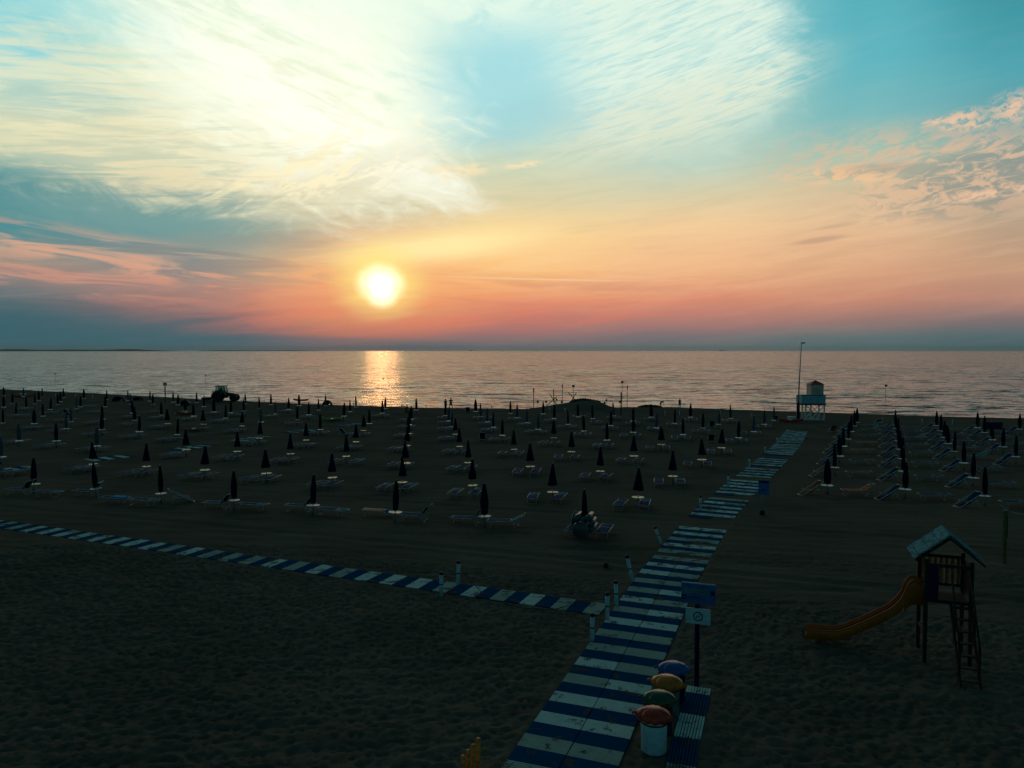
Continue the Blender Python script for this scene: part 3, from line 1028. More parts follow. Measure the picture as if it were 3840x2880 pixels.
def lounger(kind, x, y, rz, label, z=0.0):
    if kind not in protoL: protoL[kind] = new_lounger(kind)
    o = protoL[kind] if kind not in usedL else copy_tree(protoL[kind])
    usedL.add(kind)
    o.location = (x, y, z - 0.012)
    o.rotation_euler = (R(rnd.uniform(-0.8, 0.8)), R(rnd.uniform(-0.8, 0.8)), rz)
    if kind.startswith('deck'):
        tag(o, label, 'deck chair', 'reclined beach chairs beside the umbrellas')
    else:
        tag(o, label, 'sun lounger', 'sun loungers set out beside the umbrellas')
    allL.append(o)
    return o


taken = {}


def clear_of_poles(x, y, a, w=LW, l=LL):
    """slide a bed sideways until no umbrella pole stands in it"""
    for _ in range(3):
        for u in umbs:
            dx, dy = u.x - x, u.y - y
            if dx * dx + dy * dy > 4: continue
            lx = dx * math.cos(a) + dy * math.sin(a)
            ly = -dx * math.sin(a) + dy * math.cos(a)
            need = w / 2 + 0.12
            if abs(lx) < need and abs(ly) < l / 2 + 0.12:
                sh = (need - abs(lx)) * (-1 if lx > 0 else 1)
                x += sh * math.cos(a)
                y += sh * math.sin(a)
    return x, y


for n, (xl, xr, yb) in enumerate(PAIRS):
    yaw = R(-15 + rnd.uniform(-3.5, 3.5))                  # heads turned a little to the right of straight out
    dx, dy = -math.sin(yaw) * LL, math.cos(yaw) * LL
    gl = ground(xl, yb)
    Yn = gl.y
    Xl = gl.x + 0.34
    Xr = (xr - 1920) / FPX * (Yn + dy) - 0.34 - dx
    if Xr - Xl < 0.95:
        mid = (Xl + Xr) / 2
        Xl, Xr = mid - 0.5, mid + 0.5
    if Xr - Xl > 2.1:
        mid = (Xl + Xr) / 2
        Xl, Xr = mid - 0.85, mid + 0.85
    cx, cy = (Xl + Xr) / 2 + dx / 2, Yn + dy / 2
    cand = sorted(umbs, key=lambda u: (u.x - cx) ** 2 + (u.y - cy) ** 2 + (400 if id(u) in taken or u.right else 0))
    u = cand[0]
    taken[id(u)] = 1
    for X0, sd_ in ((Xl, 'left'), (Xr, 'right')):
        kind = 'two' if rnd.random() < 0.25 else 'flat'
        x, y = clear_of_poles(X0 + dx / 2, cy, yaw)
        lounger(kind, x, y + rnd.uniform(-0.06, 0.06), yaw + R(rnd.gauss(0, 3.0)),
                '%s blue lounger at the umbrella %s' % (sd_, where(u)))

# front row, turned side-on to the sea
A0 = R(-107)


def flat_at(kind, px, py, rz, label):
    g = ground(px, py)
    x, y = clear_of_poles(g.x, g.y, rz)
    return lounger(kind, x, y, rz, label)


FR = [
    ('up', 95, 1848, -100, 'lounger with raised dark backrest, left of the leftmost front-row umbrella'),
    ('two', 183, 1862, -105, 'flat lounger right of the leftmost front-row umbrella'),
    ('up', 322, 1862, -98, 'lounger with raised dark backrest, left of the second front-row umbrella'),
    ('flat', 430, 1885, -104, 'lounger covered with a bright blue towel in the front row'),
    ('two', 540, 1893, -105, 'flat striped lounger between the towel-covered lounger and an umbrella'),
    ('deck', 680, 1885, 118, 'blue deck chair facing away, right of the third front-row umbrella'),
    ('up', 820, 1905, -104, 'lounger with raised dark backrest, left of the fourth front-row umbrella'),
    ('two', 945, 1912, -106, 'flat lounger right of the fourth front-row umbrella'),
    ('up', 1128, 1916, -104, 'lounger with raised dark backrest, left of the fifth front-row umbrella'),
    ('two', 1245, 1932, -107, 'flat lounger with pale head end, right of the fifth front-row umbrella'),
    ('salmon', 1420, 1935, -104, 'lounger with a salmon pink towel on its foot end, front row'),
    ('up', 1560, 1952, -107, 'lounger with raised dark backrest at right of the salmon-towelled lounger'),
    ('up', 1755, 1965, -106, 'lounger with raised dark backrest, left of the white disc table before the gap'),
    ('low', 1895, 1975, -96, 'lounger with visor bars raised at both ends, front row'),
    ('up', 2155, 2000, -20, 'chair with dark raised backrest, left of the inflatable raft'),
]
for kind, px, py, rz, lb in FR:
    flat_at(kind, px, py, R(rz), lb)
g = ground(2255, 2024)
lounger('flat', g.x + 0.28, g.y + 0.95, R(-17), 'blue lounger standing right of the inflatable raft, nearest the walkway')

# towel on the fourth
g = ground(452, 1884)
tw = []
for i in range(9):
    tw.append([(-0.36 + 0.72 * j / 6, -0.5 + 1.0 * i / 8, 0.385 + 0.012 * math.sin(i * 1.7 + j) - (0.14 if j in (0, 6) else 0)) for j in range(7)])
o = MB().sheet(tw).build('beach_towel', mat('sky_blue_towel', (0.04, 0.30, 0.62), 0.9), None, True, loc=(g.x, g.y, 0))
o.rotation_euler = (0, 0, R(-104))
o.modifiers.new('thickness', 'SOLIDIFY').thickness = 0.01
tag(o, 'bright blue towel draped over a lounger in the front row', 'towel')

# the block beyond the walkway: a reclined chair left of each umbrella, a flat bed right of it
for u in [v for v in umbs if v.right]:
    orange = (u.idx == 0 and u.row in (2, 3, 4, 5))
    a = R(-84 + rnd.uniform(-4, 4))
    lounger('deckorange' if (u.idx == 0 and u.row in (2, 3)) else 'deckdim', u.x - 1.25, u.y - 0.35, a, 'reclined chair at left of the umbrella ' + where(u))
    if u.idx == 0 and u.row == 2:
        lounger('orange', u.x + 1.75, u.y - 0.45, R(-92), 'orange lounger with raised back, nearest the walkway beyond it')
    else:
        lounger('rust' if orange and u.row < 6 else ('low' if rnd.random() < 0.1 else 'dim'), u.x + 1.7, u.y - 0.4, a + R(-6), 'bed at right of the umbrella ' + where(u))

# odd chairs facing the shore
for px, py, k, rz, lb in ((1810, 1655, 'deckdark', 176, 'dark deck chair facing inland beside a pair of beds, left of centre'),
                          (2672, 1661, 'deckdark', 172, 'dark deck chair facing inland near the walkway, middle rows'),
                          (2672, 1606, 'deckdark', 178, 'dark deck chair facing inland, farther of two near the walkway'),
                          (1754, 1549, 'deckdark', 178, 'dark chair standing alone close to the water line, centre'),
                          (2911, 1584, 'deck', 175, 'blue chair standing left of the lifeguard tower'),
                          (3130, 1624, 'deckorange', 176, 'orange chair facing inland beside the end of the walkway'),
                          (3300, 1599, 'deckorange', 176, 'orange chair facing inland between two umbrella rows'),
                          (1285, 1640, 'deckdark', 60, 'dark chair tilted back beside a pair of beds, middle rows'),
                          (240, 1560, 'deckdark', 60, 'dark chair tilted back among the far left rows')):
    g = ground(px, py)
    lounger(k, g.x, g.y + 0.6, R(rz), lb)

# ------------------------------------------------------------------ bollards beside the paths
def bollard(px, py, h=0.0, pyt=None, lean=(0, 0), label='', r=0.075):
    g = ground(px, py)
    if pyt is not None:
        h = H - H * (pyt - 1314) / (py - 1314)
    o = empty('bollard', (g.x, g.y, -0.02))
    MB().lathe([(r, 0), (r, h * 0.93), (r * 0.95, h * 0.93)], 14).build('post', M['whitep'], o, True)
    MB().lathe([(r * 1.12, h * 0.90), (r * 1.12, h * 0.97), (r * 0.7, h), (0.01, h + 0.005)], 14).build('cap', M['dblue'], o, True)
    MB().lathe([(r * 1.1, h * 0.5), (r * 1.12, h * 0.51), (r * 1.12, h * 0.53), (r * 1.1, h * 0.54)], 14).build('band', M['dblue'], o, True)
    o.rotation_euler = (R(lean[0]), R(lean[1]), 0)
    tag(o, label, 'bollard', 'white bollards with blue caps along the walkways')
    return o, g, h


BO = [
    (1655, 2236, 2142, (0, 0), 'white bollard on the near edge of the side path, left one of two'),
    (1718, 2196, 2100, (0, 1), 'white bollard on the far edge of the side path, right one of two'),
    (2221, 2408, 2296, (0, 0), 'nearest white bollard at the junction of the two paths'),
    (2277, 2326, 2218, (0, 0), 'middle white bollard at the junction of the two paths'),
    (2312, 2275, 2174, (0, -2), 'farthest upright white bollard at the junction of the two paths'),
    (2374, 2184, 2076, (0, -13), 'leaning white bollard at the left edge of the main walkway'),
    (2480, 2040, 1968, (0, -20), 'strongly leaning white bollard past the junction, left of walkway'),
    (2626, 1914, 1858, (0, 0), 'white bollard by the third stretch of walkway, left edge'),
    (2731, 1828, 1776, (0, 0), 'white bollard by the fourth stretch of walkway, left edge'),
    (2810, 1756, 1714, (0, 0), 'white bollard by the fifth stretch of walkway, left edge'),
    (2868, 1701, 1668, (0, 3), 'white bollard by the sixth stretch of walkway, left edge'),
    (2916, 1665, 1636, (0, -4), 'white bollard by the seventh stretch of walkway, left edge'),
    (2955, 1632, 1606, (0, 2), 'white bollard by the last stretch of walkway, left edge'),
]
bol = {}
for px, py, pt, ln, lb in BO:
    o, g, h = bollard(px, py, pyt=pt, lean=ln, label=lb)
    bol[px] = (g, h)


def sag(p, q, drop, n=10):
    return [Vector(p).lerp(Vector(q), i / n) - Vector((0, 0, drop * 4 * (i / n) * (1 - i / n))) for i in range(n + 1)]


g1_, h1_ = bol[1718]
g2_, h2_ = bol[2277]
p1 = Vector((g1_.x, g1_.y, 0.10))
mid = Vector(((g1_.x + g2_.x) / 2, (g1_.y + g2_.y) / 2 - 0.6, 0.09))
tag(MB().tube(sag(p1 + Vector((0.1, 0, 0.6)), ground(1840, 2258) + Vector((0, 0, 0.085)), 0.08) + [ground(1960, 2285) + Vector((0, 0, 0.05)), ground(2080, 2292) + Vector((0, 0, 0.06)), ground(2190, 2262) + Vector((0, 0, 0.10)), Vector((g2_.x, g2_.y, h2_ * 0.75))], 0.014, 6).build('rope', M['rope'], None, True),
    'dark rope trailing along the side path between two bollards', 'rope')
g3_, h3_ = bol[2221]
tag(MB().tube(sag((g3_.x + 0.05, g3_.y, h3_ * 0.6), (g2_.x, g2_.y, h2_ * 0.6), 0.15), 0.014, 6).build('rope', M['rope'], None, True),
    'short slack rope between the two nearest junction bollards', 'rope')

# small ball lying on the sand
g = ground(2272, 2128)
tag(MB().lathe([(0.005, -0.12), (0.07, -0.1), (0.12, 0), (0.07, 0.1), (0.005, 0.12)], 12).build('ball', M['dblue'], None, True, loc=(g.x, g.y, 0.1)), 'small dark blue ball on the sand left of the walkway', 'ball')

# ------------------------------------------------------------------ signpost by the walkway
A = R(-20)
g = ground(2612, 2574)
sp = empty('signpost', (g.x, g.y, 0), A)
MB().lathe([(0.068, -0.05), (0.068, 2.95), (0.05, 2.97)], 16).build('post', M['dblue'], sp, True)
b1 = MB().box((0.03, -0.095, 2.70), (0.94, 0.03, 0.60)).build('notice_board', M['sblue'], sp, bevel=0.006)
MB().box((0.03, -0.107, 2.985), (0.92, 0.02, 0.03)).build('top_edge', M['whitep'], b1)
lt = mat('green_lettering', (0.20, 0.34, 0.05), 0.6)
for k, (z, w0, w1) in enumerate(((2.815, -0.38, 0.28), (2.765, -0.40, 0.27), (2.715, -0.38, 0.28))):
    m_ = MB()
    x = w0
    r = random.Random(k)
    while x < w1:
        w = r.uniform(0.03, 0.09)
        m_.box((0.03 + x + w / 2, -0.1125, z), (w, 0.004, 0.022))
        x += w + 0.014
    m_.build('text_line', lt, b1)
MB().box((0.42, -0.113, 2.74), (0.10, 0.006, 0.13)).build('pictogram', M['dark'], b1)
MB().box((-0.36, -0.113, 2.575), (0.12, 0.006, 0.12)).build('pictogram', M['dark'], b1)
MB().add([(-0.40, -0.1175, 2.57), (-0.33, -0.1175, 2.585), (-0.33, -0.1175, 2.565)], [(0, 1, 2)]).build('arrow', M['white'], b1)
m_ = MB()
for x, w in ((-0.26, 0.03), (-0.21, 0.06), (-0.13, 0.05), (-0.07, 0.08), (0.03, 0.05)):
    m_.box((x + w / 2, -0.1125, 2.575), (w, 0.004, 0.03))
m_.build('text_line', M['dark'], b1)
b2 = MB().box((0.03, -0.095, 2.05), (0.68, 0.03, 0.44)).build('white_board', M['whitep'], sp, bevel=0.006)
ring = MB()
n = 32
vs, fs = [], []
for k in range(n):
    t = 2 * math.pi * k / n
    for rr in (0.105, 0.135):
        vs.append((0.03 + rr * math.cos(t), -0.1125, 2.05 + rr * math.sin(t)))
for k in range(n):
    k2 = (k + 1) % n
    fs.append((2 * k, 2 * k + 1, 2 * k2 + 1, 2 * k2))
ring.add(vs, fs).build('ring', M['dblue'], b2).modifiers.new('t', 'SOLIDIFY').thickness = 0.004
MB().box((0.02, -0.1125, 2.055), (0.10, 0.003, 0.035)).box((-0.02, -0.1125, 2.02), (0.012, 0.003, 0.05)).box((0.055, -0.1125, 2.02), (0.012, 0.003, 0.05)).box((0.075, -0.1125, 2.085), (0.035, 0.003, 0.04)).bar((-0.05, -0.1135, 1.97), (0.11, -0.1135, 2.13), 0.014, 0.003, (0, 1, 0)).build('pictogram', M['steel'], b2)
tag(sp, 'dark blue post with a blue notice board above a white one', 'signpost')

# far blue sign beside the walkway
g = ground(2858, 1930)
s2 = empty('signpost', (g.x, g.y, 0), R(-24))
MB().lathe([(0.06, -0.02), (0.06, 1.9)], 10).build('post', M['steel'], s2, True)
MB().lathe([(0.16, 0), (0.14, 0.22), (0.08, 0.26)], 12).build('base', M['dark'], s2, True)
bb = MB().box((0.08, -0.07, 1.62), (0.60, 0.04, 0.86)).build('notice_board', M['sblue'], s2, bevel=0.01)
MB().box((0.08, -0.094, 1.93), (0.54, 0.006, 0.12)).box((0.08, -0.094, 1.45), (0.30, 0.006, 0.05)).build('printed_band', M['dblue'], bb)
tag(s2, 'small blue sign on a grey pole right of the middle walkway', 'signpost')

# ------------------------------------------------------------------ waste bins


def bin_(x, y, body, bag, label, rz, sx=1.0):
    o = empty('waste_bin', (x, y, 0), R(rz))
    MB().lathe([(0.285, 0.0), (0.30, 0.05), (0.305, 0.5), (0.31, 0.84), (0.28, 0.85)], 30).build('drum', body, o, True)

    def wob(t, i):
        return 1 + 0.24 * abs(math.cos(t)) ** 8 + 0.05 * math.cos(9 * t + 0.7 * i) + 0.03 * math.cos(17 * t + i)
    q = MB().lathe([(0.305, 0.75), (0.335, 0.80), (0.35, 0.85), (0.31, 0.93), (0.24, 0.99), (0.13, 1.03), (0.02, 1.04)], 48, wob=wob).build('bag_cover', bag, o, True)
    MB().tube([(-0.42, 0, 0.86), (-0.47, 0.01, 0.875), (-0.52, -0.01, 0.84)], [0.045, 0.03, 0.045], 8).build('tied_corner', bag, q, True)
    MB().lathe([(0.317, 0.70), (0.322, 0.72), (0.317, 0.74)], 30, cap=False).build('strap', M['dark'], o, True)
    tag(o, label, 'waste bin', 'bins with coloured covers beside the walkway')


bin_(3.37, 17.35, M['whitep'], M['bagr'], 'nearest bin, white drum under a red cover', -14)
bin_(3.68, 18.2, M['dblue'], M['bagg'], 'second bin, dark drum under a green cover', -12)
bin_(4.06, 19.1, mat('smoky_plastic', (0.10, 0.14, 0.14), 0.3), M['bago'], 'third bin, under an amber cover', -18)
bin_(4.40, 19.95, M['dblue'], M['bagb'], 'farthest bin, under a bright blue cover', -10)

# ------------------------------------------------------------------ playground tower with slide
T = empty('play_tower', (13.35, 22.75, 0), R(-20))
hp = 0.60
for sx in (-1, 1):
    for sy in (-1, 1):
        MB().box((sx * hp, sy * hp, 1.58), (0.11, 0.11, 3.2)).build('post', M['wood'], T, bevel=0.01)
MB().box((0, 0, 1.90), (1.12, 1.12, 0.10)).build('platform', M['wood'], T, bevel=0.005)
for sy in (-1, 1):
    m_ = MB()
    m_.bar((-0.90, sy * 0.62, 3.12), (0, sy * 0.62, 3.86), 0.05, 0.15, (0, 1, 0))
    m_.bar((0.94, sy * 0.62, 3.10), (0, sy * 0.62, 3.86), 0.05, 0.15, (0, 1, 0))
    m_.build('gable_beam', M['wood'], T)
planks = mat('pale_roof_boards', (0.14, 0.32, 0.37), 0.8, spec=0.0, var=0.2)
for sx in (-1, 1):
    m_ = MB()
    nb = 7
    for i in range(nb):
        t0, t1 = i / nb, (i + 0.93) / nb
        a = Vector((sx * 0.97 * t0, 0, 3.97 - 0.80 * t0))
        b = Vector((sx * 0.97 * t1, 0, 3.97 - 0.80 * t1))
        c = (a + b) / 2
        ang = math.atan2(-(b - a).z, abs((b - a).x)) * sx
        m_.box(c + Vector((0, 0, 0.012 * (i % 2))), ((b - a).length, 1.34, 0.03), Matrix.Rotation(ang, 3, 'Y'))
    m_.build('roof_boards', planks, T)
for sy, z0, nm in ((1, 2.15, 'picket_rail'),):
    m_ = MB()
    for i in range(7):
        m_.box((-0.48 + 0.16 * i, sy * 0.62, 2.55), (0.095, 0.03, 0.98))
    m_.build('pickets', M['wood2'], T)
MB().box((0, 0.60, 3.02), (1.1, 0.06, 0.10)).build('rail', M['wood'], T)
MB().box((0, -0.62, 3.02), (1.1, 0.06, 0.10)).build('rail', M['wood'], T)
MB().box((0, 0.62, 2.12), (1.1, 0.05, 0.08)).build('rail', M['wood'], T)
MB().box((0.62, 0, 2.55), (0.03, 1.0, 0.95)).build('side_panel', M['wood'], T)
MB().box((-0.42, -0.62, 2.45), (0.30, 0.03, 1.05)).build('side_panel', M['dblue'], T)
for sx in (-1, 1):
    MB().box((sx * 0.60, 0, 0.85), (0.05, 1.1, 0.10)).build('brace', M['wood'], T)
# stair down towards the viewer
st = empty('stair', (0, 0, 0))
st.parent = T
for sx in (0.06, 0.56):
    MB().bar((sx, -0.62, 1.92), (sx, -2.2, 0.0), 0.05, 0.16).build('stringer', M['wood'], st)
    MB().tube([(sx, -0.66, 2.75), (sx, -2.0, 1.05)], 0.028, 8).build('handrail', M['wood'], st, True)
    for yy, zz in ((-1.25, 0.9), (-1.95, 0.05)):
        MB().box((sx, yy, zz + 0.52), (0.07, 0.07, 1.05)).build('rail_post', M['wood'], st)
for i in range(7):
    t = (i + 0.5) / 7
    MB().box((0.31, -0.62 - 1.58 * t, 1.92 - 1.92 * t + 0.04), (0.5, 0.17, 0.035)).build('tread', M['wood'], st)
# slide to the left
ctrl = [(-0.60, 1.97), (-0.85, 1.98), (-1.02, 1.86), (-1.16, 1.55), (-1.40, 1.28), (-1.9, 0.93), (-2.5, 0.55), (-2.85, 0.36), (-3.15, 0.27), (-3.7, 0.25), (-3.95, 0.22)]


def smooth(c, n=5):
    out_ = []
    for i in range(len(c) - 1):
        p0, p1_, p2_, p3 = c[max(i - 1, 0)], c[i], c[i + 1], c[min(i + 2, len(c) - 1)]
        for k in range(n):
            t = k / n
            out_.append(tuple(0.5 * ((2 * p1_[j]) + (-p0[j] + p2_[j]) * t + (2 * p0[j] - 5 * p1_[j] + 4 * p2_[j] - p3[j]) * t * t + (-p0[j] + 3 * p1_[j] - 3 * p2_[j] + p3[j]) * t ** 3) for j in range(2)))
    out_.append(c[-1])
    return out_


cs = smooth(ctrl)
sl = empty('slide', (0, 0, 0))
sl.parent = T
bedm = MB().sheet([[(x, y, z) for y in (-0.22, -0.1, 0.1, 0.22)] for x, z in cs])
bedm.build('slide_bed', mat('slide_bed_red', (0.30, 0.07, 0.02), 0.35), sl, True).modifiers.new('t', 'SOLIDIFY').thickness = 0.015
for sy in (-1, 1):
    hh = lambda x: 0.22 + 0.20 * math.exp(-((x + 0.9) / 0.35) ** 2)
    side = MB().sheet([[(x, sy * 0.235, z - 0.10 - (0.25 if x > -1.1 else 0)), (x, sy * 0.235, z + hh(x) * 0.5), (x, sy * 0.235, z + hh(x))] for x, z in cs])
    side.build('slide_wall', M['slide'], sl, True).modifiers.new('t', 'SOLIDIFY').thickness = 0.02
    MB().tube([(x, sy * 0.245, z + hh(x)) for x, z in cs], 0.022, 8).build('slide_lip', M['slide'], sl, True)
MB().box((-3.7, 0, 0.1), (0.06, 0.4, 0.24)).build('slide_foot', M['steel'], sl)
tag(T, 'wooden play tower with pale gabled roof and orange slide', 'play tower')

# round timber palisade just inside the bottom edge
M['stake'] = mat('orange_round_timber', (0.95, 0.27, 0.05), 0.6, var=0.2, scale=14)
P = empty('timber_palisade', (-0.75, 14.7, 0))
for i, (px, pt, dd) in enumerate(((1733, 2868, 14.55), (1752, 2846, 14.65), (1771, 2825, 14.75), (1790, 2800, 14.85))):
    x = (px - 1920) / FPX * dd
    z = H - (pt - 1314) / FPX * dd
    MB().lathe([(0.047, 0), (0.047, z - 0.01), (0.04, z), (0.01, z + 0.004)], 14, (x + 0.75, dd - 14.7, 0)).build('stake', M['stake'], P, True)
MB().tube([(-0.32, 0.25, 1.0), (0.2, 0.27, 1.34)], 0.02, 8).build('rail', M['wood2'], P, True)
tag(P, 'orange round timber stakes rising like steps, at the bottom edge', 'palisade')

# net post at the right edge
g = ground(3764, 2110)
NP = empty('net_post', (g.x, g.y, 0), R(4))
MB().box((0, 0, 1.16), (0.15, 0.12, 2.34)).build('post', M['olive'], NP, bevel=0.01)
MB().box((0.10, 0.02, 1.62), (0.06, 0.10, 0.95)).build('winch_panel', M['dark'], NP, bevel=0.01)
MB().box((0.05, 0, 2.36), (0.26, 0.05, 0.05)).build('top_bracket', M['steel'], NP)
MB().tube([(0.1, 0, 2.34), (2.2, -3.2, 1.95), (5.4, -7.8, 2.3)], 0.012, 6).build('net_cord', M['steel'], NP, True)
tag(NP, 'olive green square net post at the right edge of the beach', 'net post')

# ------------------------------------------------------------------ inflatable raft among the front row
g = ground(2190, 2032)
RF = empty('inflatable_raft', (g.x + 0.1, g.y + 0.75, 0), R(-19))
body = MB()
for k, (x, z) in enumerate(((-0.42, 0.95), (0.0, 1.06), (0.42, 0.95))):
    pass
MB().lathe([(0.02, -0.06), (0.20, -0.09), (0.24, -0.05), (0.28, -0.10), (0.33, -0.13), (0.41, -0.08), (0.44, 0.0), (0.41, 0.10), (0.02, 0.11)], 32).xf(Matrix.Translation((-0.08, -0.48, 0.52)) @ Matrix.Rotation(R(90), 4, 'X')).build('round_end', M['raft'], RF, True)
for x, z, rr in ((0.20, 1.05, 0.15), (0.36, 0.80, 0.14), (0.40, 0.52, 0.14), (-0.38, 1.02, 0.15), (-0.05, 0.42, 0.2), (-0.1, 0.8, 0.2)):
    MB().tube([(x, -0.38, z), (x, -0.34, z), (x, 0.8, z + 0.02), (x, 0.86, z + 0.02)], [rr * 0.6, rr, rr, rr * 0.55], 14).build('air_tube', M['raft'], RF, True)
tag(RF, 'grey inflatable raft stood on end at the base of a front-row umbrella', 'inflatable raft')

# ------------------------------------------------------------------ lifeguard tower and mast
g = ground(3050, 1577)
X0 = g.x
LT = empty('lifeguard_tower', (g.x, g.y + 1.0, 0), 0)
for sx in (-1.5, -0.32, 1.5):
    for sy in (-0.9, 0.9):
        MB().box((sx, sy, 1.05), (0.15, 0.15, 2.1)).build('leg', M['white'], LT)
MB().box((0, 0, 2.16), (3.3, 2.1, 0.16)).build('platform', M['wood'], LT)
for sy in (-0.9, 0.9):
    MB().bar((-0.3, sy, 0.15), (1.5, sy, 2.0), 0.07, 0.09, (0, 1, 0)).bar((-0.3, sy, 2.0), (1.5, sy, 0.15), 0.07, 0.09, (0, 1, 0)).build('cross_brace', M['white'], LT)
    MB().box((0, sy, 0.12), (3.1, 0.08, 0.14)).build('ground_beam', M['white'], LT)
m_ = MB()
for i in range(6):
    m_.box((-0.9, -0.98, 0.35 + 0.28 * i), (1.1, 0.09, 0.05))
m_.build('rungs', M['white'], LT)
pb = mat('sky_blue_boarding', (0.22, 0.47, 0.60), 0.6)
for sy in (-1.02, 1.02):
    MB().box((0, sy, 2.86), (3.2, 0.05, 1.10)).build('balustrade', pb, LT)
for sx in (-1.58, 1.58):
    MB().box((sx, 0, 2.86), (0.05, 1.98, 1.10)).build('balustrade', pb, LT)
MB().box((0, -1.04, 3.44), (3.26, 0.10, 0.07)).build('hand_rail', M['dark'], LT)
cab = MB().box((0.62, 0.15, 3.55), (1.72, 1.5, 2.6)).build('cabin', mat('cream_boarding', (0.92, 0.58, 0.42), 0.6), LT)
MB().box((0.60, -0.612, 4.05), (1.1, 0.03, 0.9)).build('shutter', mat('beige_shutter', (0.60, 0.46, 0.34), 0.6), cab)
MB().box((1.42, -0.62, 3.55), (0.10, 0.05, 2.6)).build('corner_board', pb, cab)
MB().box((0.62, -0.61, 4.80), (1.7, 0.04, 0.08)).build('fascia', M['white'], cab)
rf = MB().add([(-0.40, -0.80, 4.86), (1.64, -0.80, 4.86), (1.64, 1.1, 4.86), (-0.40, 1.1, 4.86), (0.62, 0.15, 5.44)], [(0, 3, 2, 1), (0, 1, 4), (1, 2, 4), (2, 3, 4), (3, 0, 4)]).build('roof', M['red'], LT)
tag(LT, 'blue and white lifeguard tower with a small red roof', 'lifeguard tower')

g = ground(2997, 1579)
MS = empty('mast', (g.x, g.y + 0.4, 0))
MB().lathe([(0.21, 0), (0.20, 2.35), (0.11, 2.5)], 14).build('casing', M['dblue'], MS, True)
MB().tube([(0, 0, 2.4), (0.12, 0, 6.4), (0.28, 0, 10.6)], [0.085, 0.065, 0.045], 10).build('shaft', M['steel'], MS, True)
MB().box((0.50, 0, 10.5), (0.5, 0.12, 0.16)).build('lamp_head', M['dark'], MS)
MB().tube([(-0.02, 0.05, 2.5), (0.02, 0.05, 10.2)], 0.012, 4).build('halyard', M['steel'], MS, True)
tag(MS, 'tall thin mast standing left of the lifeguard tower', 'mast')

# ------------------------------------------------------------------ rowing boats used as rescue boats


def boat(px, py, L, rz, colr, label, extra=True):
    g = ground(px, py)
    o = empty('rescue_boat', (g.x, g.y, 0), R(rz))
    ns = 14
    gr = []
    for i in range(ns + 1):
        t = i / ns
        w = 0.5 * math.sin(math.pi * min(1, 0.12 + 0.88 * (1 - abs(2 * t - 1) ** 2.2))) if False else 0.48 * (1 - abs(2 * t - 1) ** 3)
        x = (t - 0.5) * L
        zk = 0.05 + 0.18 * abs(2 * t - 1) ** 3
        zt = 0.36 + 0.16 * abs(2 * t - 1) ** 2
        gr.append([(x, -w - 0.01, zt), (x, -w * 0.8, (zt + zk) / 2), (x, 0, zk), (x, w * 0.8, (zt + zk) / 2), (x, w + 0.01, zt)])
    h = MB().sheet(gr).build('hull', colr, o, True)
    h.modifiers.new('t', 'SOLIDIFY').thickness = 0.03
    MB().box((0, 0, 0.33), (0.3, 0.82, 0.05)).box((-L * 0.25, 0, 0.33), (0.25, 0.7, 0.05)).build('thwarts', M['white'], o)
    if extra:
        MB().box((0.1, 0, 0.62), (1.0, 0.6, 0.32)).build('locker', M['whitep'], o, bevel=0.03)
    tag(o, label, 'boat')


boat(84, 1490, 4.2, 8, M['red'], 'red and white rescue boat on the sand at far left')
boat(2966, 1584, 3.4, 5, M['red'], 'red rescue boat with white locker left of the mast')
boat(1128, 1505, 3.2, -14, M['yel'], 'yellow-edged boat lying close to the water, left of centre', False)
boat(696, 1556, 2.6, 10, M['orange'], 'small orange boat among the far left rows', False)
boat(725, 1618, 2.4, 4, M['salmon'], 'small salmon boat beside a pair of beds, left', False)
boat(1245, 1580, 2.6, 0, mat('lime_paint', (0.20, 0.36, 0.06), 0.4), 'small lime green boat among the middle left rows', False)

# stack of folded beds, beach tents
g = ground(3728, 1611)
W1 = empty('bed_stack', (g.x, g.y, 0), R(-3))
for i in range(4):
    MB().box((0, 0.1 * i, 0.45), (1.9, 0.06, 0.9)).build('folded_bed', M['dblue'], W1, bevel=0.01)
tag(W1, 'dark blue stack of folded beds at the far right rows', 'stacked beds')


def tent(px, py, w, h, m_, label):
    g = ground(px, py)
    o = empty('beach_tent', (g.x, g.y, 0), R(rnd.uniform(-15, 15)))
    gr = []
    for i in range(9):
        t = i / 8
        a = math.pi * t
        gr.append([(-w / 2 * math.cos(a) * s_, yy, h * math.sin(a) * s_ + 0.01) for yy, s_ in ((-0.5, 0.95), (0.1, 1.0), (0.8, 0.75), (1.1, 0.3))])
    MB().sheet(gr).build('shell', m_, o, True).modifiers.new('t', 'SOLIDIFY').thickness = 0.01
    MB().tube([(-w / 2 * math.cos(math.pi * k / 8) * 0.96, -0.52, h * math.sin(math.pi * k / 8) * 0.96 + 0.01) for k in range(9)], 0.015, 6).build('hoop', M['steel'], o, True)
    tag(o, label, 'beach tent')


tent(446, 1504, 2.2, 1.0, M['dblue'], 'dark blue dome tent left of a row of pale umbrellas')
tent(518, 1502, 1.7, 0.8, M['navy'], 'low dark tent between pale umbrellas near the water')
tent(1228, 1522, 1.6, 1.0, M['navy'], 'dark tent at the foot of an umbrella by the water')
tent(695, 1520, 1.5, 0.9, M['dblue'], 'blue tent around the base of an umbrella, left')

# ------------------------------------------------------------------ tractor with a beach rake, at the water's edge
g = ground(846, 1505)
TR = empty('tractor', (g.x, g.y, 0), R(4))


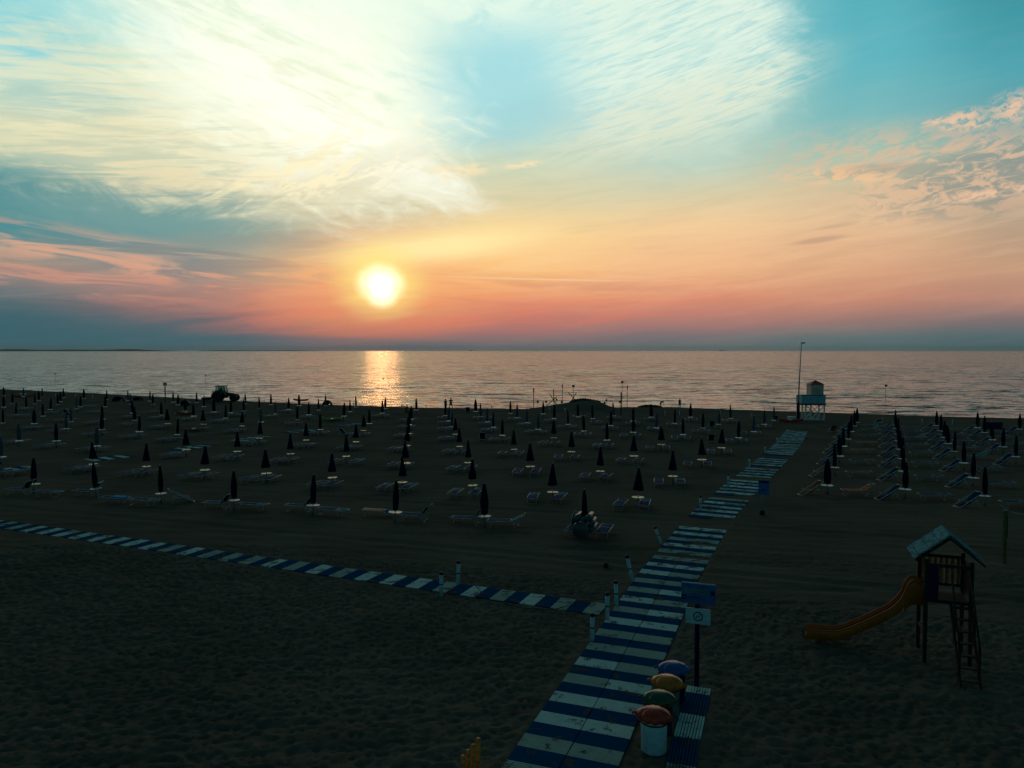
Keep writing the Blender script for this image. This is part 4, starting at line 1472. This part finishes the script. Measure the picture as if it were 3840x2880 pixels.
def wheel(name, x, y, r, w):
    wl = empty(name, (x, y, r))
    wl.parent = TR
    rotx = Matrix.Rotation(R(90), 4, 'X')
    MB().lathe([(r * 0.55, -w / 2), (r * 0.92, -w / 2), (r, -w * 0.3), (r, w * 0.3), (r * 0.92, w / 2), (r * 0.55, w / 2)], 32, wob=lambda t, i: 1 + (0.025 * (1 if math.cos(18 * t) > 0 else -1) if i in (2, 3) else 0)).xf(rotx).build('tyre', M['dark'], wl)
    MB().lathe([(0.05, -w * 0.2), (r * 0.56, -w * 0.35), (r * 0.56, w * 0.35), (0.05, w * 0.2)], 20).xf(rotx).build('rim', M['steel'], wl, True)


for sy in (-0.85, 0.85):
    wheel('rear_wheel', -1.35, sy, 0.98, 0.6)
    wheel('front_wheel', 1.65, sy, 0.70, 0.5)
tg = mat('dark_green_paint', (0.012, 0.03, 0.015), 0.45)
MB().add([(0.1, -0.45, 0.9), (2.1, -0.40, 0.85), (2.1, -0.36, 1.42), (0.1, -0.45, 1.78), (0.1, 0.45, 0.9), (2.1, 0.40, 0.85), (2.1, 0.36, 1.42), (0.1, 0.45, 1.78)], [(0, 1, 2, 3), (7, 6, 5, 4), (0, 4, 5, 1), (1, 5, 6, 2), (2, 6, 7, 3), (3, 7, 4, 0)]).build('bonnet', tg, TR, bevel=0.05)
MB().box((-0.7, 0, 1.0), (2.2, 0.8, 0.7)).build('chassis', M['dark'], TR, bevel=0.03)
cb = MB().box((-0.75, 0, 1.62), (1.9, 1.45, 0.35)).build('cab', tg, TR, bevel=0.03)
for x, xt in ((-1.62, -1.45), (-0.45, -0.45), (0.12, 0.0)):
    for sy in (-0.68, 0.68):
        MB().bar((x, sy, 1.75), (xt, sy, 2.82), 0.09, 0.09).build('pillar', M['dark'], cb)
MB().box((-0.72, 0, 2.90), (1.95, 1.5, 0.16)).build('roof', tg, cb, bevel=0.05)
for sy in (-0.7, 0.7):
    MB().box((-0.72, sy, 2.28), (1.55, 0.01, 1.0)).build('window', M['glass'], cb)
MB().box((-0.85, 0, 2.1), (0.35, 0.5, 0.75)).build('seat', M['dark'], cb, bevel=0.05)
for sy in (-0.85, 0.85):
    MB().add([(-2.3, sy - 0.3, 1.7), (-1.9, sy - 0.3, 2.05), (-0.9, sy - 0.3, 2.05), (-0.5, sy - 0.3, 1.75), (-2.3, sy + 0.3, 1.7), (-1.9, sy + 0.3, 2.05), (-0.9, sy + 0.3, 2.05), (-0.5, sy + 0.3, 1.75)], [(0, 1, 5, 4), (1, 2, 6, 5), (2, 3, 7, 6)]).build('fender', tg, TR).modifiers.new('t', 'SOLIDIFY').thickness = 0.05
MB().bar((0.1, -0.7, 2.72), (0.55, -0.95, 2.70), 0.04, 0.04).box((0.56, -0.96, 2.45), (0.06, 0.22, 0.34)).build('mirror', M['dark'], TR)
MB().bar((-1.5, 0, 2.72), (-2.05, -0.6, 2.70), 0.05, 0.05).tube([(-1.4, 0.3, 2.95), (-1.4, 0.3, 3.2)], 0.06, 8).build('work_lamp', M['dark'], TR)
MB().tube([(0.6, -0.48, 1.6), (0.6, -0.48, 2.55)], 0.05, 8).build('exhaust', M['dark'], TR, True)
rk = MB().box((-3.3, 0, 0.55), (1.5, 2.2, 0.45)).bar((-2.6, 0, 0.6), (-1.2, 0, 0.8), 0.2, 0.2).build('beach_rake', M['dark'], TR, bevel=0.03)
tag(TR, 'dark tractor with a glazed cab towing a rake along the shore', 'tractor')

# ------------------------------------------------------------------ poles along the water


def pole_sign(px, pt, pb, kind, label, z0=-0.45, r=0.05, top=M['red']):
    g = ground(px, pb, z0)
    h = g.y / FPX * (pb - pt)
    o = empty('marker_pole', (g.x, g.y, z0 - (0.4 if z0 < 0 else 0)))
    hh = h + (0.4 if z0 < 0 else 0)
    MB().tube([(0, 0, 0), (0, 0, hh)], r, 8).build('pole', M['wood'] if kind != 'board' else M['steel'], o, True)
    if kind == 'board':
        MB().box((0, -0.06, hh - 0.15), (0.55, 0.03, 0.42)).build('sign_board', top, o)
    elif kind == 'cap':
        MB().lathe([(r * 1.8, hh - 0.75), (r * 1.9, hh - 0.7), (r * 1.9, hh), (0.01, hh + 0.02)], 10).build('cap', top, o, True)
    elif kind == 'ball':
        MB().lathe([(0.02, hh - 0.2), (0.22, hh - 0.08), (0.22, hh + 0.08), (0.02, hh + 0.2)], 10).build('float', top, o, True)
    tag(o, label, 'marker pole', 'poles marking the shallow water')
    return o


D_ = M['dark']
for a in ((207, 1402, 1422, 'ball', 'thin pole with a dark ball far out in the water at left', -0.45, 0.04, D_),
          (772, 1407, 1441, 'ball', 'pole with a dark ball standing in the water left of the tractor', -0.45, 0.04, D_),
          (1437, 1419, 1456, 'ball', 'pole with a dark ball standing in the glitter of the sun', -0.45, 0.04, D_),
          (3321, 1443, 1496, 'board', 'pole with a small board in the water right of the lifeguard tower', -0.45, 0.04, D_),
          (2001, 1455, 1526, 'cap', 'pole with a red capped top left of the sand mound', -0.45, 0.06, M['red']),
          (2109, 1440, 1502, 'cap', 'tall bare pole between the two bundles of crossed stakes', -0.45, 0.05, M['wood']),
          (2150, 1445, 1500, 'board', 'pole with a red board rising from the right crossed stakes', -0.45, 0.04, M['red']),
          (2333, 1430, 1495, 'board', 'slim pole with a small tilted board behind the thick beach post', -0.45, 0.04, M['red']),
          (2352, 1445, 1514, 'cap', 'slim pole with a red tip right of the thick beach post', -0.45, 0.05, M['red']),
          (2329, 1471, 1556, 'none', 'thick dark post on the sand right of the mound', 0.0, 0.09, D_),
          ):
    pole_sign(a[0], a[1], a[2], a[3], a[4], a[5], a[6], a[7])
g = ground(620, 1508)
SH = empty('shower_post', (g.x, g.y, 0))
MB().lathe([(0.10, 0), (0.09, 3.3)], 12).build('post', M['olive'], SH, True)
MB().box((0, 0, 3.35), (0.55, 0.4, 0.5)).build('head_box', M['yel'], SH, bevel=0.05)
MB().box((0, 0, 2.4), (0.30, 0.12, 0.10)).build('shower_arm', M['steel'], SH)
tag(SH, 'tall post with a yellow box on top beside the water, left', 'post')


def crossed(px, pb, stakes, label):
    g = ground(px, pb, 0.0)
    s_ = g.y / FPX
    o = empty('crossed_stakes', (g.x, g.y, 0))
    for (x0, y0, x1, y1, d) in stakes:
        MB().tube([((x0 - px) * s_, d, (pb - y0) * s_), ((x1 - px) * s_, -d, (pb - y1) * s_)], 0.07, 8).build('stake', M['wood'], o, True)
    tag(o, label, 'stakes', 'bundles of crossed stakes at the sand mound')


crossed(2072, 1524, ((2079, 1540, 2075, 1460, 0.2), (2088, 1518, 2062, 1479, -0.2), (2048, 1524, 2088, 1487, 0.4)), 'left bundle of crossed wooden stakes on the slope of the mound')
crossed(2150, 1514, ((2163, 1506, 2130, 1471, 0.2), (2138, 1509, 2162, 1473, -0.3)), 'right bundle of crossed stakes below a red board')

# heap of dark seaweed on the mound


def heap(px, py, z, w, h, d, seed, label):
    g = ground(px, py, z)
    o_ = MB()
    r = random.Random(seed)
    gr = []
    n, m2 = 26, 14
    for i in range(n + 1):
        row = []
        for j in range(m2 + 1):
            u_, v_ = i / n * 2 - 1, j / m2 * 2 - 1
            q = max(0.0, 1 - u_ * u_) * max(0.0, 1 - v_ * v_)
            zz = h * (q ** 0.5) * (0.8 + 0.3 * math.sin(i * 1.3 + seed) * math.cos(j * 1.9)) + r.uniform(-0.05, 0.06)
            row.append((u_ * w / 2, v_ * d / 2, zz - 0.1))
        gr.append(row)
    o = o_.sheet(gr).build('seaweed_heap', M['weed'], None, True, loc=(g.x, g.y, z))
    tag(o, label, 'seaweed', 'heaps of seaweed on the sand mound')


heap(2188, 1508, 1.15, 4.6, 0.75, 2.2, 1, 'large dark seaweed heap on the crest of the sand mound')
heap(2230, 1511, 0.95, 2.2, 0.62, 1.6, 5, 'smaller dark seaweed heap at the right of the mound')
heap(2438, 1526, 0.05, 4.2, 0.5, 1.8, 8, 'low dark seaweed heap on the water line right of the mound')

# short rope posts along the shore
for n, (px, py) in enumerate(((209, 1489), (283, 1492), (348, 1497), (905, 1513), (991, 1515), (1073, 1518), (1326, 1528), (1507, 1532), (1598, 1536), (1844, 1541), (2061, 1547), (2118, 1550), (2494, 1561), (2548, 1561), (2700, 1563), (2819, 1570), (3308, 1588), (3458, 1592), (3571, 1596))):
    g = ground(px, py)
    o = MB().tube([(0, 0, 0), (rnd.uniform(-0.03, 0.03), 0, 0.78)], 0.06, 8).build('rope_post', M['whitep'], None, True, loc=(g.x, g.y, 0))
    tag(o, 'pale wooden post, %s from the left along the shore line' % ORD[n], 'post', 'short posts along the shore')

# floats bobbing near the mound
for n, (px, py) in enumerate(((2017, 1508), (2048, 1508), (2087, 1501), (2107, 1509), (2267, 1513), (2274, 1503), (2324, 1508), (2246, 1513), (1132, 1367), (2569, 1363), (3248, 1365), (3768, 1371))):
    g = ground(px, py, -0.45)
    o = MB().lathe([(0.02, -0.22), (0.2, -0.1), (0.24, 0.05), (0.12, 0.2), (0.02, 0.24)], 10).build('float', M['dark'], None, True, loc=(g.x, g.y, -0.38))
    tag(o, 'small dark float on the water, %s from the left' % ORD[sorted([2017, 2048, 2087, 2107, 2267, 2274, 2324, 2246, 1132, 2569, 3248, 3768]).index(px)], 'float', 'dark floats on the water')

# ------------------------------------------------------------------ people


def person(px, py, z0, height, yaw, pose, label, dy=0.0):
    g = ground(px, py, z0)
    k = height / 1.75
    root = empty('person', (g.x, g.y + dy, z0), yaw)
    S = pose
    J = {'pel': (0, 0, 0.93), 'sp': (0, S.get('lean', 0) * 0.3, 1.18), 'ch': (0, S.get('lean', 0) * 0.7, 1.36), 'nk': (0, S.get('lean', 0) * 0.9, 1.50), 'hd': (0, S.get('lean', 0) * 1.05 + 0.01, 1.60), 'tp': (0, S.get('lean', 0) * 1.1, 1.72)}
    if S.get('bend'):
        J.update({'sp': (0, 0.12, 1.10), 'ch': (0, 0.30, 1.22), 'nk': (0, 0.42, 1.27), 'hd': (0, 0.52, 1.27), 'tp': (0, 0.60, 1.24)})
    chn = J['ch']
    for s_, nm in ((-1, 'l'), (1, 'r')):
        st_ = S.get('step', 0.0) * s_
        J['hip' + nm] = (s_ * 0.10, 0, 0.88)
        J['kn' + nm] = (s_ * (0.11 + S.get('wide', 0)), st_ * 0.55 + 0.03, 0.48)
        J['an' + nm] = (s_ * (0.11 + 1.6 * S.get('wide', 0)), st_, 0.08)
        J['toe' + nm] = (s_ * (0.12 + 1.6 * S.get('wide', 0)), st_ + 0.17, 0.03)
        J['sh' + nm] = (s_ * 0.19, chn[1], chn[2] + 0.06)
        if S.get('bend'):
            J['el' + nm] = (s_ * 0.22, chn[1] + 0.16, chn[2] - 0.18)
            J['wr' + nm] = (s_ * 0.16, chn[1] + 0.30, chn[2] - 0.36)
        elif S.get('arms') == 'hips':
            J['el' + nm] = (s_ * 0.36, chn[1] - 0.05, 1.15)
            J['wr' + nm] = (s_ * 0.20, chn[1] + 0.10, 1.02)
        else:
            J['el' + nm] = (s_ * 0.24, chn[1] - st_ * 0.35 - 0.02, 1.12)
            J['wr' + nm] = (s_ * 0.23, chn[1] - st_ * 0.6 + 0.06, 0.88)
        w = Vector(J['wr' + nm])
        dr = Vector((0, 0.2, -1)).normalized()
        J['pa' + nm] = tuple(w + dr * 0.08)
    names = list(J)
    rad = {'pel': 0.14, 'sp': 0.125, 'ch': 0.135, 'nk': 0.055, 'hd': 0.085, 'tp': 0.075}
    for nm in 'lr':
        rad.update({'hip' + nm: 0.095, 'kn' + nm: 0.058, 'an' + nm: 0.040, 'toe' + nm: 0.035, 'sh' + nm: 0.060, 'el' + nm: 0.040, 'wr' + nm: 0.028, 'pa' + nm: 0.032})
    E = [('pel', 'sp'), ('sp', 'ch'), ('ch', 'nk'), ('nk', 'hd'), ('hd', 'tp')]
    for nm in 'lr':
        E += [('pel', 'hip' + nm), ('hip' + nm, 'kn' + nm), ('kn' + nm, 'an' + nm), ('an' + nm, 'toe' + nm), ('ch', 'sh' + nm), ('sh' + nm, 'el' + nm), ('el' + nm, 'wr' + nm), ('wr' + nm, 'pa' + nm)]
        # four fingers and a thumb grown from the palm
        pa = Vector(J['pa' + nm])
        sgn = -1 if nm == 'l' else 1
        for f in range(4):
            ln_ = (0.062, 0.072, 0.068, 0.05)[f]
            a = 'f%d%s' % (f, nm)
            J[a] = tuple(pa + Vector((0, -0.027 + 0.018 * f, -0.03)))
            J[a + 't'] = tuple(pa + Vector((-sgn * 0.015, -0.027 + 0.018 * f, -0.03 - ln_)))
            rad[a] = rad[a + 't'] = 0.009
            E += [('pa' + nm, a), (a, a + 't')]
        J['th' + nm] = tuple(pa + Vector((-sgn * 0.02, 0.045, 0.0)))
        rad['th' + nm] = 0.010
        E.append(('pa' + nm, 'th' + nm))
    names = list(J)
    me = bpy.data.meshes.new('body')
    me.from_pydata([tuple(c * k for c in J[n_]) for n_ in names], [(names.index(a), names.index(b)) for a, b in E], [])
    body = bpy.data.objects.new('body', me)
    COL.objects.link(body)
    body.parent = root
    sk = body.modifiers.new('skin', 'SKIN')
    for i, n_ in enumerate(names):
        v = me.skin_vertices[0].data[i]
        v.radius = (rad[n_] * k, rad[n_] * k)
        v.use_root = (n_ == 'pel')
    sb = body.modifiers.new('sub', 'SUBSURF')
    sb.levels = sb.render_levels = 1
    me.materials.append(M['skin'])
    # clothes follow the body
    def limb(pts, rs, name, m_):
        MB().tube([Vector(p) * k for p in pts], [q * k for q in rs], 12).build(name, m_, root, True)
    pel, sp_, ch = J['pel'], J['sp'], J['ch']
    MB().lathe([(0.165, -0.10), (0.16, 0.0), (0.15, 0.1)], 16, cap=False).xf(Matrix.Scale(k, 4) @ Matrix.Translation((0, 0, 0.93)) @ Matrix.Diagonal((1.1, 0.85, 1, 1))).build('shorts', M['cloth'], root, True)
    for nm in 'lr':
        limb([J['hip' + nm], tuple((Vector(J['hip' + nm]) * 0.25 + Vector(J['kn' + nm]) * 0.75))], [0.115, 0.095], 'trouser_leg', M['cloth'])
        limb([J['sh' + nm], tuple((Vector(J['sh' + nm]) + Vector(J['el' + nm])) / 2)], [0.078, 0.068], 'sleeve', M['cloth'])
    limb([(pel[0], pel[1], pel[2] - 0.02), sp_, ch, tuple(Vector(ch).lerp(Vector(J['nk']), 0.75))], [0.165, 0.155, 0.185, 0.085], 'shirt', M['cloth'])
    hd, tp = Vector(J['hd']), Vector(J['tp'])
    hr = MB().lathe([(0.105, -0.06), (0.118, 0.0), (0.112, 0.06), (0.075, 0.11), (0.01, 0.13)], 16).xf(Matrix.Scale(k, 4) @ Matrix.Translation(hd.lerp(tp, 0.45) + Vector((0, -0.022, 0.0))))
    hr.build('hair', M['dark'], root, True)
    # face: eyes, nose, mouth, ears
    fc = hd.lerp(tp, 0.3) + Vector((0, 0.095, 0))
    MB().box((fc + Vector((-0.032, 0, 0.012))) * k, (0.022 * k, 0.01 * k, 0.010 * k)).box((fc + Vector((0.032, 0, 0.012))) * k, (0.022 * k, 0.01 * k, 0.010 * k)).build('eyes', M['dark'], root)
    MB().box((fc + Vector((0, 0.012, -0.012))) * k, (0.018 * k, 0.025 * k, 0.035 * k)).build('nose', M['skin'], root, bevel=0.004)
    MB().box((fc + Vector((0, 0.0, -0.045))) * k, (0.045 * k, 0.012 * k, 0.010 * k)).build('mouth', M['salmon'], root)
    MB().box((hd + Vector((-0.10, 0, 0.03))) * k, (0.02 * k, 0.03 * k, 0.05 * k)).box((hd + Vector((0.10, 0, 0.03))) * k, (0.02 * k, 0.03 * k, 0.05 * k)).build('ears', M['skin'], root, bevel=0.004)
    tag(root, label, 'person')


person(1671, 1536, 0, 1.70, R(-15), {'step': 0.06}, 'person in dark clothes standing at left of a pair by the water')
person(1691, 1535, 0, 1.82, R(165), {'step': 0.12, 'wide': 0.07, 'arms': 'hips'}, 'person with hands on hips, legs apart, right of a pair by the water')
person(1524, 1563, 0, 1.78, R(-60), {'step': 0.28, 'lean': 0.12}, 'person walking between umbrella rows left of the pair by the water')
person(2477, 1531, -0.75, 1.70, R(-90), {'bend': True}, 'person bending over in the shallows right of the sand mound')
person(2549, 1532, -0.60, 1.75, R(150), {'step': 0.1}, 'person wading upright in the shallows right of the mound')

# ------------------------------------------------------------------ low land and ships on the horizon


def shore_land(x0, x1, top, dist, seed, label_kind):
    g0, g1 = (x0 - 1920) / FPX * dist, (x1 - 1920) / FPX * dist
    n = 160
    r = random.Random(seed)
    gr = []
    for i in range(n + 1):
        t = i / n
        x = g0 + (g1 - g0) * t
        env = min(1, 6 * (1 - t)) ** 0.7 * min(1, 8 * t + (1 if x0 <= 0 else 0))
        px = x0 + (x1 - x0) * t
        bumpy = 0.55 + 0.45 * math.sin(px * 0.021 + seed) * math.sin(px * 0.0077 + 1)
        h = (top * env * (0.5 + 0.5 * bumpy) + r.uniform(0, 0.9)) * dist / FPX
        gr.append([(x, dist, -3), (x, dist + 20, h * 0.8), (x, dist + 90, h), (x, dist + 600, -3)])
    return MB().sheet(gr).build('far_shore', M['farland'], None, True)


M['farland'] = mat('hazy_woodland', (0.09, 0.12, 0.11), 0.95, scale=0.01)
for a in ((-300, 640, 7.5, 9000, 1), (740, 1180, 2.5, 11000, 3)):
    o = shore_land(*a, 'x')
    o['kind'] = 'structure'


def ship(px, w, h, dist, label):
    x = (px - 1920) / FPX * dist
    k = dist / FPX
    o = empty('ship', (x, dist, -0.5))
    MB().add([(-w / 2 * k, -8, 0), (w / 2 * k, -8, 0), (w / 2 * 1.08 * k, -8, h * 0.4 * k), (-w / 2 * 1.02 * k, -8, h * 0.4 * k), (-w / 2 * k, 8, 0), (w / 2 * k, 8, 0), (w / 2 * 1.08 * k, 8, h * 0.4 * k), (-w / 2 * 1.02 * k, 8, h * 0.4 * k)], [(0, 1, 2, 3), (7, 6, 5, 4), (3, 2, 6, 7), (0, 3, 7, 4), (1, 5, 6, 2), (0, 4, 5, 1)]).build('hull', M['steel'], o)
    MB().box((-w * 0.3 * k, 0, h * 0.7 * k), (w * 0.2 * k, 12, h * 0.6 * k)).build('superstructure', M['steel'], o)
    tag(o, label, 'ship', 'ships on the horizon')


ship(1767, 16, 3.5, 14000, 'tiny ship on the horizon right of the sun')
ship(2710, 26, 4.0, 14000, 'longer ship on the horizon left of the mast')

# ------------------------------------------------------------------ sea haze
hz = MB().box((0, 9000, 40), (34000, 18700, 89)).build('haze')
hm = bpy.data.materials.new('haze')
hm.use_nodes = True
hm.node_tree.nodes.remove(hm.node_tree.nodes['Principled BSDF'])
pv = hm.node_tree.nodes.new('ShaderNodeVolumePrincipled')
pv.inputs['Color'].default_value = (0.75, 0.88, 0.9, 1)
pv.inputs['Density'].default_value = 0.00004
pv.inputs['Anisotropy'].default_value = 0.3
hm.node_tree.links.new(pv.outputs[0], hm.node_tree.nodes['Material Output'].inputs['Volume'])
hz.data.materials.append(hm)
hz['kind'] = 'stuff'
